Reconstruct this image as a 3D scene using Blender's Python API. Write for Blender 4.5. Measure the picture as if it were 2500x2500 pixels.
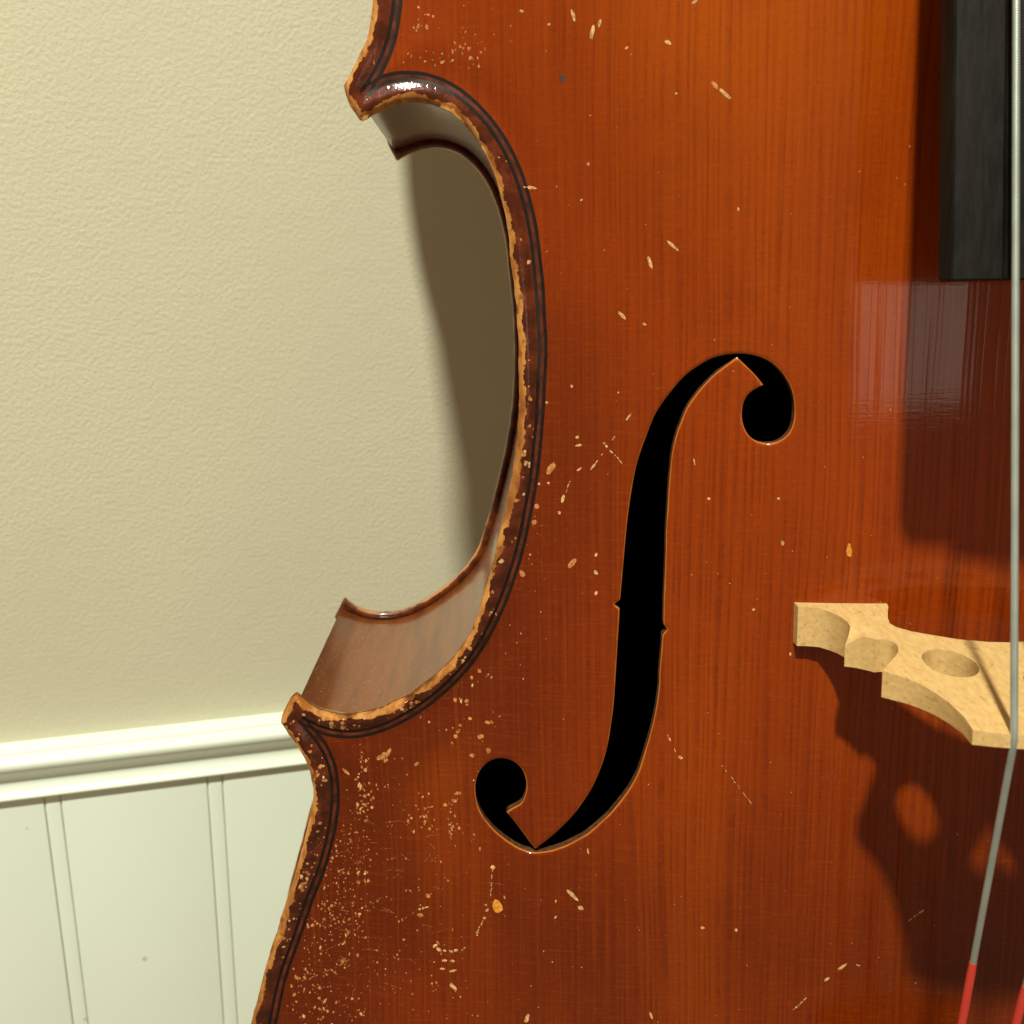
import bpy, math, random
import numpy as np
from mathutils import Matrix, Vector
from mathutils.geometry import delaunay_2d_cdt

for o in list(bpy.data.objects):
    bpy.data.objects.remove(o)
SC = bpy.context.scene
COL = SC.collection
MM = 0.001

# ---------------------------------------------------------------- frames
# The cello has its own frame in millimetres: u across (right), v along the body (up, bridge at 0),
# w out of the belly (edge of the belly at 0).  World: x along the wall, y into the wall, z up.
ROT = np.array([[0.96506, -0.00875, -0.26189], [-0.25714, 0.16072, -0.95292], [0.05039, 0.98696, 0.15286]])
ORG = np.array([303.9, -284.0, 186.4 + 800.0])        # the bridge's place on the cello, in world mm (rail top at 0.8 m)


def world(p):
    return Vector(((ROT @ np.asarray(p, float)) + ORG) * MM)


def wdir(d):
    return Vector(ROT @ np.asarray(d, float)).normalized()


# ---------------------------------------------------------------- camera
cd = bpy.data.cameras.new('camera')
cam = bpy.data.objects.new('camera', cd)
COL.objects.link(cam)
cr, cu, cb = wdir((0.99965, -0.0171, 0.01996)), wdir((0.02074, 0.97967, -0.19956)), wdir((-0.01614, 0.19991, 0.97968))
cl = world((-125.84, 85.08, 305.0))
m = Matrix((cr, cu, cb)).transposed().to_4x4()
m.translation = cl
cam.matrix_world = m
cd.sensor_width = 36
cd.lens = 38.88
cd.clip_start = 0.01
cd.clip_end = 50
cd.dof.use_dof = True
cd.dof.focus_distance = 0.312
cd.dof.aperture_fstop = 26
SC.camera = cam
SC.render.resolution_x = SC.render.resolution_y = 1024

# ---------------------------------------------------------------- light
wd = bpy.data.worlds.new('World')
SC.world = wd
wd.use_nodes = True
wd.node_tree.nodes['Background'].inputs[0].default_value = (1.0, 0.70, 0.43, 1)
wd.node_tree.nodes['Background'].inputs[1].default_value = 0.30

KEY_DIR = np.array((-0.150, 0.80, 0.585))
KEY_DIR /= np.linalg.norm(KEY_DIR)
ld = bpy.data.lights.new('ceiling_lamp', 'POINT')
ld.energy = 340
ld.color = (1.0, 0.95, 0.79)
ld.shadow_soft_size = 0.052
lo = bpy.data.objects.new('ceiling_lamp', ld)
lo.location = world(np.array((-15, 30, 40)) + KEY_DIR * 2250)
COL.objects.link(lo)

# area light added behind the camera to show as a soft patch in the varnish
fd_ = bpy.data.lights.new('reflection_light', 'AREA')
fd_.shape = 'RECTANGLE'
fd_.size, fd_.size_y = 0.46, 0.18
fd_.energy = 0.6
fd_.color = (1.0, 0.95, 0.78)
fo_ = bpy.data.objects.new('reflection_light', fd_)
mf = Matrix((wdir((1, 0, 0)), wdir((0, 1, 0)), wdir((0, 0, 1)))).transposed().to_4x4()
mf.translation = world((262, 25, 1220))
fo_.matrix_world = mf
COL.objects.link(fo_)

SC.view_settings.view_transform = 'Standard'
SC.view_settings.look = 'None'
SC.view_settings.exposure = 0
SC.view_settings.gamma = 1
SC.view_settings.use_curve_mapping = False
SC.render.engine = 'CYCLES'

# ---------------------------------------------------------------- measured curves (cello frame, mm)
UPPER=[(0.0,402.0),(-2.0,401.8),(-4.0,401.6),(-6.0,401.4),(-8.0,401.3),(-10.0,401.1),(-12.0,400.9),(-14.0,400.8),(-16.0,400.6),(-18.0,400.4),(-20.0,400.3),(-22.0,400.1),(-24.0,399.9),(-26.0,399.7),(-27.9,399.4),(-29.9,399.2),(-31.9,398.9),(-33.9,398.6),(-35.9,398.3),(-37.9,398.0),(-39.8,397.7),(-41.8,397.3),(-43.8,397.0),(-45.8,396.6),(-47.7,396.3),(-49.7,395.9),(-51.7,395.5),(-53.6,395.1),(-55.6,394.7),(-57.6,394.3),(-59.5,393.9),(-61.5,393.5),(-63.4,393.0),(-65.4,392.6),(-67.4,392.1),(-69.3,391.6),(-71.2,391.1),(-73.2,390.6),(-75.1,390.1),(-77.0,389.5),(-79.0,389.0),(-80.9,388.4),(-82.8,387.7),(-84.7,387.1),(-86.6,386.4),(-88.5,385.8),(-90.3,385.1),(-92.2,384.4),(-94.1,383.6),(-95.9,382.9),(-97.8,382.1),(-99.6,381.3),(-101.5,380.5),(-103.3,379.7),(-105.1,378.9),(-106.9,378.0),(-108.7,377.1),(-110.5,376.2),(-112.3,375.3),(-114.1,374.4),(-115.8,373.4),(-117.6,372.4),(-119.3,371.4),(-121.0,370.4),(-122.7,369.3),(-124.4,368.2),(-126.1,367.1),(-127.8,366.0),(-129.4,364.9),(-131.1,363.7),(-132.7,362.6),(-134.3,361.3),(-135.9,360.1),(-137.4,358.9),(-139.0,357.6),(-140.5,356.3),(-142.0,355.0),(-143.5,353.6),(-144.9,352.2),(-146.4,350.8),(-147.8,349.4),(-149.1,347.9),(-150.5,346.4),(-151.8,344.9),(-153.1,343.4),(-154.3,341.8),(-155.5,340.2),(-156.7,338.6),(-157.9,337.0),(-159.0,335.3),(-160.1,333.6),(-161.1,331.9),(-162.2,330.2),(-163.2,328.5),(-164.2,326.7),(-165.2,325.0),(-166.1,323.2),(-167.0,321.4),(-167.9,319.6),(-168.7,317.8),(-169.6,316.0),(-170.3,314.1),(-171.1,312.3),(-171.8,310.4),(-172.5,308.5),(-173.2,306.6),(-173.8,304.7),(-174.4,302.8),(-174.9,300.9),(-175.5,299.0),(-176.0,297.0),(-176.4,295.1),(-176.9,293.1),(-177.3,291.1),(-177.6,289.2),(-178.0,287.2),(-178.3,285.2),(-178.6,283.2),(-178.8,281.2),(-179.1,279.2),(-179.3,277.3),(-179.4,275.3),(-179.5,273.3),(-179.6,271.3),(-179.6,269.2),(-179.7,267.2),(-179.6,265.2),(-179.6,263.2),(-179.5,261.2),(-179.4,259.2),(-179.3,257.2),(-179.1,255.2),(-178.9,253.2),(-178.7,251.2),(-178.5,249.2),(-178.3,247.3),(-178.0,245.3),(-177.7,243.3),(-177.4,241.3),(-177.1,239.3),(-176.8,237.4),(-176.4,235.4),(-176.0,233.4),(-175.5,231.5),(-175.1,229.5),(-174.6,227.6),(-174.1,225.6),(-173.6,223.7),(-173.1,221.7),(-172.6,219.8),(-172.1,217.8),(-171.6,215.9),(-171.1,214.0),(-170.6,212.0),(-170.0,210.1),(-169.5,208.2),(-168.9,206.2),(-168.4,204.3),(-167.8,202.4),(-167.2,200.5),(-166.6,198.6),(-166.0,196.7),(-165.4,194.8),(-164.7,192.9),(-164.1,191.0),(-163.5,189.1),(-162.8,187.2),(-162.2,185.3),(-161.6,183.3),(-161.0,181.4),(-160.4,179.5),(-159.8,177.6),(-159.2,175.7),(-158.6,173.8),(-158.0,171.9),(-157.4,169.9),(-156.9,168.0),(-156.3,166.1),(-155.7,164.2),(-155.2,162.2),(-154.7,160.4),(-154.5,158.7),(-154.6,157.0),(-154.9,155.3),(-155.2,153.4),(-155.6,151.4),(-156.1,149.5),(-156.8,147.6),(-157.7,145.9),(-158.7,144.1),(-159.8,142.4),(-160.8,140.7),(-161.7,139.0),(-162.7,137.2)]
TIP_UPPER=[(-162.7,137.2),(-162.5,135.3),(-162.0,133.6),(-161.2,131.9),(-160.2,130.4),(-159.2,128.8)]
WAIST=[(-158.5,128.6),(-156.7,129.5),(-154.9,130.4),(-153.1,131.1),(-151.2,131.8),(-149.3,132.4),(-147.4,132.8),(-145.4,132.9),(-143.4,132.9),(-141.4,132.6),(-139.5,132.1),(-137.7,131.4),(-135.9,130.6),(-134.3,129.5),(-132.7,128.2),(-131.3,126.8),(-130.0,125.3),(-128.8,123.7),(-127.7,122.0),(-126.7,120.3),(-125.8,118.5),(-125.0,116.7),(-124.2,114.8),(-123.6,113.0),(-123.0,111.0),(-122.5,109.1),(-122.0,107.2),(-121.5,105.2),(-121.1,103.3),(-120.8,101.3),(-120.5,99.3),(-120.3,97.3),(-120.1,95.3),(-120.0,93.3),(-119.8,91.3),(-119.6,89.3),(-119.4,87.3),(-119.2,85.3),(-119.0,83.3),(-118.8,81.4),(-118.6,79.4),(-118.5,77.4),(-118.4,75.4),(-118.3,73.4),(-118.3,71.3),(-118.3,69.3),(-118.2,67.3),(-118.2,65.3),(-118.2,63.3),(-118.2,61.3),(-118.2,59.3),(-118.3,57.3),(-118.3,55.3),(-118.4,53.3),(-118.6,51.3),(-118.7,49.3),(-118.9,47.3),(-119.0,45.3),(-119.2,43.3),(-119.5,41.3),(-119.7,39.4),(-120.0,37.4),(-120.3,35.4),(-120.6,33.4),(-121.0,31.4),(-121.4,29.5),(-121.8,27.5),(-122.2,25.6),(-122.6,23.6),(-123.1,21.7),(-123.6,19.7),(-124.1,17.8),(-124.6,15.8),(-125.1,13.9),(-125.6,12.0),(-126.1,10.0),(-126.6,8.1),(-127.1,6.1),(-127.6,4.2),(-128.1,2.3),(-128.7,0.4),(-129.4,-1.5),(-130.0,-3.4),(-130.6,-5.3),(-131.2,-7.2),(-131.8,-9.1),(-132.5,-11.0),(-133.3,-12.8),(-134.3,-14.5),(-135.4,-16.2),(-136.6,-17.8),(-137.8,-19.4),(-139.2,-20.9),(-140.6,-22.3),(-142.0,-23.7),(-143.5,-24.9),(-145.1,-26.2),(-146.7,-27.4),(-148.3,-28.6),(-150.0,-29.7),(-151.6,-30.8),(-153.4,-31.9),(-155.1,-32.8),(-156.9,-33.7),(-158.7,-34.6),(-160.6,-35.3),(-162.5,-35.9),(-164.4,-36.3),(-166.4,-36.6),(-168.4,-36.7),(-170.4,-36.7),(-172.3,-36.5),(-174.3,-36.2),(-176.2,-35.7),(-178.1,-34.9),(-179.8,-34.1),(-181.4,-33.0),(-182.9,-31.7),(-184.3,-30.3)]
TIP_LOWER=[(-184.9,-30.1),(-186.3,-31.5),(-187.2,-33.2),(-188.2,-35.0),(-189.1,-36.8),(-189.7,-38.8)]
LOWER=[(-189.5,-39.4),(-188.5,-41.1),(-187.5,-42.9),(-186.4,-44.6),(-185.4,-46.3),(-184.5,-48.1),(-183.6,-49.9),(-182.9,-51.7),(-182.3,-53.6),(-181.8,-55.6),(-181.5,-57.5),(-181.3,-59.5),(-181.3,-61.5),(-181.5,-63.5),(-181.8,-65.5),(-182.3,-67.4),(-182.8,-69.3),(-183.4,-71.3),(-183.9,-73.2),(-184.5,-75.1),(-185.1,-77.0),(-185.6,-79.0),(-186.2,-80.9),(-186.7,-82.8),(-187.3,-84.7),(-187.9,-86.6),(-188.6,-88.5),(-189.2,-90.4),(-189.8,-92.3),(-190.5,-94.2),(-191.1,-96.1),(-191.8,-98.0),(-192.5,-99.9),(-193.2,-101.8),(-193.9,-103.7),(-194.5,-105.6),(-195.1,-107.5),(-195.8,-109.4),(-196.4,-111.3),(-197.1,-113.2),(-197.7,-115.0),(-198.4,-116.9),(-199.1,-118.8),(-199.7,-120.7),(-200.2,-122.7),(-200.8,-124.6),(-201.3,-126.5),(-201.9,-128.4),(-202.4,-130.4),(-203.0,-132.3),(-203.6,-134.1),(-204.1,-135.9),(-204.7,-137.6),(-205.2,-139.4),(-205.8,-141.3),(-206.4,-143.2),(-207.0,-145.1),(-207.6,-147.0),(-208.2,-148.9),(-208.7,-150.8),(-209.3,-152.8),(-209.8,-154.7),(-210.2,-156.6),(-210.7,-158.6),(-211.1,-160.6),(-211.5,-162.5),(-211.8,-164.5),(-212.2,-166.5),(-212.5,-168.4),(-212.8,-170.4),(-213.1,-172.4),(-213.4,-174.4),(-213.7,-176.4),(-213.9,-178.4),(-214.2,-180.3),(-214.4,-182.3),(-214.6,-184.3),(-214.7,-186.3),(-214.9,-188.3),(-215.0,-190.3),(-215.1,-192.3),(-215.2,-194.3),(-215.2,-196.3),(-215.3,-198.3),(-215.3,-200.3),(-215.3,-202.3),(-215.3,-204.3),(-215.2,-206.4),(-215.2,-208.4),(-215.0,-210.4),(-214.9,-212.4),(-214.7,-214.3),(-214.5,-216.3),(-214.2,-218.3),(-213.9,-220.3),(-213.6,-222.3),(-213.3,-224.3),(-212.9,-226.2),(-212.5,-228.2),(-212.1,-230.2),(-211.7,-232.1),(-211.3,-234.1),(-210.8,-236.0),(-210.3,-238.0),(-209.8,-239.9),(-209.3,-241.8),(-208.7,-243.8),(-208.2,-245.7),(-207.6,-247.6),(-206.9,-249.5),(-206.3,-251.4),(-205.6,-253.3),(-204.9,-255.2),(-204.2,-257.0),(-203.5,-258.9),(-202.7,-260.7),(-201.9,-262.6),(-201.1,-264.4),(-200.3,-266.3),(-199.5,-268.1),(-198.6,-269.9),(-197.8,-271.7),(-196.8,-273.5),(-195.9,-275.3),(-194.9,-277.0),(-194.0,-278.8),(-192.9,-280.5),(-191.9,-282.2),(-190.8,-283.9),(-189.7,-285.5),(-188.6,-287.2),(-187.4,-288.8),(-186.2,-290.4),(-185.0,-292.0),(-183.7,-293.6),(-182.5,-295.2),(-181.2,-296.7),(-179.9,-298.2),(-178.6,-299.7),(-177.3,-301.2),(-175.9,-302.7),(-174.5,-304.2),(-173.1,-305.6),(-171.7,-307.0),(-170.3,-308.4),(-168.8,-309.8),(-167.3,-311.1),(-165.8,-312.4),(-164.2,-313.7),(-162.7,-314.9),(-161.1,-316.2),(-159.5,-317.3),(-157.9,-318.5),(-156.2,-319.6),(-154.5,-320.8),(-152.9,-321.8),(-151.2,-322.9),(-149.4,-323.9),(-147.7,-325.0),(-146.0,-326.0),(-144.2,-326.9),(-142.5,-327.9),(-140.7,-328.8),(-138.9,-329.7),(-137.1,-330.6),(-135.3,-331.5),(-133.5,-332.3),(-131.7,-333.2),(-129.8,-334.0),(-128.0,-334.8),(-126.1,-335.6),(-124.3,-336.3),(-122.4,-337.1),(-120.6,-337.8),(-118.7,-338.5),(-116.8,-339.1),(-114.9,-339.8),(-113.0,-340.4),(-111.1,-341.0),(-109.1,-341.6),(-107.2,-342.1),(-105.3,-342.6),(-103.4,-343.1),(-101.4,-343.6),(-99.5,-344.1),(-97.5,-344.5),(-95.6,-345.0),(-93.6,-345.4),(-91.6,-345.8),(-89.7,-346.2),(-87.7,-346.6),(-85.7,-347.0),(-83.8,-347.4),(-81.8,-347.8),(-79.8,-348.1),(-77.9,-348.5),(-75.9,-348.8),(-73.9,-349.2),(-71.9,-349.5),(-70.0,-349.8),(-68.0,-350.1),(-66.0,-350.4),(-64.0,-350.6),(-62.0,-350.9),(-60.0,-351.1),(-58.0,-351.3),(-56.0,-351.5),(-54.0,-351.6),(-52.0,-351.8),(-50.0,-352.0),(-48.0,-352.1),(-46.0,-352.3),(-44.0,-352.4),(-42.0,-352.5),(-40.0,-352.7),(-38.0,-352.8),(-36.0,-352.9),(-34.0,-353.1),(-32.0,-353.2),(-30.0,-353.3),(-28.0,-353.4),(-26.0,-353.4),(-24.0,-353.5),(-22.0,-353.6),(-20.0,-353.6),(-18.0,-353.7),(-16.0,-353.7),(-14.0,-353.7),(-12.0,-353.8),(-10.0,-353.8),(-8.0,-353.8),(-6.0,-353.9),(-4.0,-353.9),(-2.0,-354.0),(0.0,-354.0)]
F_HOLE=[(-115.85,-75.81),(-115.07,-75.19),(-114.29,-74.55),(-113.53,-73.90),(-112.78,-73.25),(-112.03,-72.58),(-111.30,-71.90),(-110.58,-71.20),(-109.88,-70.49),(-109.19,-69.77),(-108.51,-69.04),(-107.82,-68.31),(-107.14,-67.57),(-106.46,-66.84),(-105.80,-66.09),(-105.17,-65.32),(-104.56,-64.53),(-103.97,-63.71),(-103.41,-62.89),(-102.86,-62.05),(-102.31,-61.21),(-101.77,-60.37),(-101.24,-59.53),(-100.72,-58.68),(-100.21,-57.81),(-99.73,-56.94),(-99.27,-56.05),(-98.85,-55.14),(-98.44,-54.23),(-98.05,-53.31),(-97.68,-52.38),(-97.31,-51.45),(-96.96,-50.51),(-96.63,-49.57),(-96.31,-48.62),(-96.01,-47.67),(-95.72,-46.71),(-95.46,-45.75),(-95.21,-44.78),(-94.98,-43.80),(-94.77,-42.83),(-94.58,-41.84),(-94.41,-40.86),(-94.25,-39.87),(-94.10,-38.88),(-93.96,-37.89),(-93.82,-36.90),(-93.69,-35.91),(-93.55,-34.92),(-93.40,-33.93),(-93.27,-32.94),(-93.15,-31.95),(-93.05,-30.95),(-92.96,-29.96),(-92.88,-28.96),(-92.80,-27.96),(-92.73,-26.97),(-92.65,-25.97),(-92.58,-24.97),(-92.51,-23.97),(-92.44,-22.98),(-92.37,-21.98),(-92.30,-20.98),(-92.24,-19.98),(-92.17,-18.98),(-92.11,-17.99),(-92.04,-16.99),(-91.98,-15.99),(-91.91,-14.99),(-91.84,-13.99),(-91.77,-13.00),(-91.70,-12.00),(-91.62,-11.00),(-91.54,-10.01),(-91.46,-9.01),(-91.39,-8.01),(-91.32,-7.01),(-91.27,-6.01),(-91.23,-5.02),(-91.21,-4.02),(-91.94,-3.52),(-92.66,-3.02),(-91.85,-2.32),(-91.04,-1.62),(-90.95,-0.63),(-90.85,0.37),(-90.76,1.37),(-90.67,2.37),(-90.58,3.37),(-90.48,4.37),(-90.39,5.37),(-90.30,6.37),(-90.21,7.37),(-90.12,8.37),(-90.03,9.37),(-89.94,10.37),(-89.86,11.37),(-89.77,12.37),(-89.69,13.37),(-89.60,14.37),(-89.51,15.36),(-89.42,16.36),(-89.32,17.36),(-89.22,18.36),(-89.12,19.36),(-89.01,20.36),(-88.90,21.35),(-88.78,22.35),(-88.65,23.35),(-88.53,24.34),(-88.39,25.34),(-88.26,26.33),(-88.11,27.32),(-87.96,28.31),(-87.81,29.31),(-87.66,30.30),(-87.49,31.29),(-87.33,32.28),(-87.15,33.27),(-86.97,34.25),(-86.77,35.23),(-86.55,36.21),(-86.31,37.19),(-86.04,38.16),(-85.76,39.12),(-85.45,40.07),(-85.14,41.03),(-84.82,41.98),(-84.48,42.92),(-84.15,43.87),(-83.81,44.81),(-83.49,45.76),(-83.17,46.71),(-82.84,47.66),(-82.48,48.60),(-82.09,49.52),(-81.65,50.42),(-81.18,51.31),(-80.68,52.18),(-80.16,53.03),(-79.61,53.87),(-79.04,54.70),(-78.46,55.52),(-77.87,56.33),(-77.26,57.13),(-76.66,57.93),(-76.04,58.72),(-75.41,59.50),(-74.75,60.25),(-74.06,60.98),(-73.32,61.65),(-72.54,62.28),(-71.73,62.87),(-70.90,63.44),(-70.07,64.00),(-69.22,64.54),(-68.36,65.04),(-67.46,65.48),(-66.53,65.84),(-65.57,66.12),(-64.59,66.34),(-63.61,66.53),(-62.61,66.66),(-61.62,66.75),(-60.61,66.77),(-59.61,66.74),(-58.62,66.64),(-57.63,66.47),(-56.66,66.24),(-55.70,65.95),(-54.76,65.59),(-53.86,65.17),(-52.99,64.67),(-52.18,64.09),(-51.42,63.44),(-50.71,62.74),(-50.04,61.99),(-49.42,61.20),(-48.85,60.38),(-48.33,59.53),(-47.86,58.64),(-47.47,57.72),(-47.14,56.78),(-46.89,55.81),(-46.70,54.83),(-46.56,53.83),(-46.47,52.84),(-46.41,51.83),(-46.41,50.83),(-46.47,49.83),(-46.61,48.84),(-46.83,47.87),(-47.16,46.93),(-47.61,46.05),(-48.20,45.26),(-48.91,44.57),(-49.72,43.99),(-50.60,43.55),(-51.54,43.27),(-52.53,43.16),(-53.52,43.19),(-54.51,43.33),(-55.47,43.58),(-56.36,43.99),(-57.16,44.57),(-57.83,45.29),(-58.38,46.11),(-58.82,47.01),(-59.16,47.94),(-59.40,48.91),(-59.54,49.90),(-59.59,50.90),(-59.56,51.90),(-59.45,52.89),(-59.24,53.86),(-58.89,54.79),(-58.39,55.64),(-57.77,56.41),(-57.03,57.07),(-56.20,57.62),(-55.33,58.11),(-54.44,58.58),(-55.04,59.36),(-55.64,60.15),(-56.27,60.92),(-56.93,61.65),(-57.62,62.36),(-58.32,63.05),(-59.02,63.75),(-59.73,64.44),(-60.44,65.12),(-61.15,65.80),(-61.93,65.16),(-62.70,64.53),(-63.48,63.90),(-64.27,63.28),(-65.05,62.66),(-65.83,62.02),(-66.57,61.35),(-67.28,60.64),(-67.97,59.92),(-68.64,59.17),(-69.29,58.41),(-69.93,57.64),(-70.55,56.85),(-71.14,56.05),(-71.72,55.23),(-72.28,54.40),(-72.81,53.54),(-73.30,52.67),(-73.73,51.77),(-74.13,50.85),(-74.49,49.92),(-74.83,48.97),(-75.17,48.03),(-75.49,47.08),(-75.80,46.13),(-76.08,45.17),(-76.34,44.20),(-76.58,43.23),(-76.80,42.25),(-76.99,41.26),(-77.15,40.28),(-77.28,39.28),(-77.39,38.29),(-77.48,37.29),(-77.57,36.29),(-77.66,35.29),(-77.75,34.29),(-77.83,33.30),(-77.90,32.30),(-77.97,31.30),(-78.04,30.30),(-78.09,29.30),(-78.15,28.30),(-78.19,27.29),(-78.24,26.29),(-78.29,25.29),(-78.34,24.29),(-78.40,23.29),(-78.46,22.29),(-78.52,21.29),(-78.58,20.29),(-78.63,19.29),(-78.68,18.29),(-78.71,17.29),(-78.73,16.28),(-78.75,15.28),(-78.75,14.28),(-78.76,13.28),(-78.78,12.28),(-78.80,11.27),(-78.82,10.27),(-78.86,9.27),(-78.89,8.27),(-78.93,7.27),(-78.97,6.27),(-79.01,5.26),(-79.05,4.26),(-79.09,3.26),(-79.13,2.26),(-79.17,1.26),(-79.21,0.26),(-79.25,-0.74),(-79.28,-1.74),(-79.30,-2.75),(-79.32,-3.75),(-79.33,-4.75),(-79.34,-5.75),(-79.35,-6.76),(-79.35,-7.76),(-78.82,-8.48),(-78.29,-9.20),(-78.95,-9.97),(-79.62,-10.74),(-79.69,-11.74),(-79.77,-12.73),(-79.84,-13.73),(-79.92,-14.72),(-80.00,-15.71),(-80.08,-16.71),(-80.16,-17.70),(-80.25,-18.70),(-80.33,-19.69),(-80.41,-20.68),(-80.48,-21.68),(-80.53,-22.67),(-80.55,-23.67),(-80.58,-24.67),(-80.65,-25.66),(-80.75,-26.65),(-80.86,-27.64),(-80.99,-28.63),(-81.13,-29.62),(-81.27,-30.60),(-81.42,-31.59),(-81.59,-32.57),(-81.77,-33.55),(-81.96,-34.53),(-82.16,-35.51),(-82.38,-36.48),(-82.60,-37.45),(-82.84,-38.42),(-83.08,-39.39),(-83.34,-40.35),(-83.60,-41.32),(-83.87,-42.28),(-84.15,-43.23),(-84.43,-44.19),(-84.72,-45.14),(-85.00,-46.10),(-85.28,-47.06),(-85.56,-48.02),(-85.85,-48.97),(-86.16,-49.92),(-86.50,-50.85),(-86.87,-51.78),(-87.28,-52.69),(-87.72,-53.58),(-88.18,-54.47),(-88.65,-55.34),(-89.15,-56.21),(-89.68,-57.05),(-90.23,-57.89),(-90.80,-58.70),(-91.37,-59.52),(-91.95,-60.33),(-92.53,-61.14),(-93.12,-61.95),(-93.72,-62.74),(-94.34,-63.52),(-94.98,-64.28),(-95.65,-65.03),(-96.33,-65.75),(-97.02,-66.47),(-97.73,-67.18),(-98.43,-67.88),(-99.15,-68.58),(-99.87,-69.26),(-100.62,-69.92),(-101.39,-70.55),(-102.19,-71.15),(-103.01,-71.71),(-103.85,-72.25),(-104.70,-72.78),(-105.55,-73.29),(-106.41,-73.79),(-107.29,-74.27),(-108.17,-74.73),(-109.07,-75.15),(-110.00,-75.53),(-110.93,-75.86),(-111.89,-76.15),(-112.85,-76.41),(-113.82,-76.64),(-114.80,-76.82),(-115.79,-76.93),(-116.78,-76.94),(-117.76,-76.83),(-118.73,-76.62),(-119.67,-76.32),(-120.60,-75.95),(-121.50,-75.52),(-122.37,-75.05),(-123.23,-74.54),(-124.07,-74.00),(-124.89,-73.43),(-125.69,-72.84),(-126.47,-72.22),(-127.22,-71.57),(-127.95,-70.89),(-128.64,-70.17),(-129.31,-69.43),(-129.94,-68.66),(-130.53,-67.86),(-131.07,-67.02),(-131.55,-66.15),(-131.97,-65.25),(-132.31,-64.32),(-132.59,-63.36),(-132.81,-62.39),(-132.96,-61.41),(-133.07,-60.42),(-133.11,-59.42),(-133.09,-58.43),(-132.97,-57.44),(-132.77,-56.47),(-132.47,-55.53),(-132.08,-54.62),(-131.60,-53.75),(-131.04,-52.93),(-130.41,-52.16),(-129.70,-51.47),(-128.93,-50.85),(-128.08,-50.35),(-127.17,-49.96),(-126.22,-49.70),(-125.24,-49.57),(-124.25,-49.58),(-123.28,-49.73),(-122.33,-50.01),(-121.44,-50.42),(-120.62,-50.96),(-119.89,-51.62),(-119.29,-52.40),(-118.83,-53.27),(-118.48,-54.19),(-118.24,-55.15),(-118.10,-56.14),(-118.07,-57.13),(-118.15,-58.11),(-118.34,-59.09),(-118.60,-60.05),(-118.93,-60.98),(-119.36,-61.86),(-119.97,-62.59),(-120.74,-63.17),(-121.60,-63.66),(-122.45,-64.17),(-123.26,-64.74),(-124.06,-65.35),(-123.40,-66.14),(-122.75,-66.93),(-122.10,-67.73),(-121.46,-68.53),(-120.83,-69.34),(-120.21,-70.15),(-119.60,-70.98),(-119.00,-71.81),(-118.40,-72.64),(-117.81,-73.48),(-117.21,-74.31),(-116.56,-75.09)]
PURFLING_UPPER=[(-147.61,160.75),(-147.89,158.77),(-148.18,156.78),(-148.49,154.80),(-148.85,152.82),(-149.28,150.86),(-149.81,148.93),(-150.46,147.04),(-151.25,145.21),(-152.15,143.42),(-153.12,141.66),(-154.17,139.95),(-155.28,138.28),(-156.45,136.66),(-157.67,135.06)]
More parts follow.
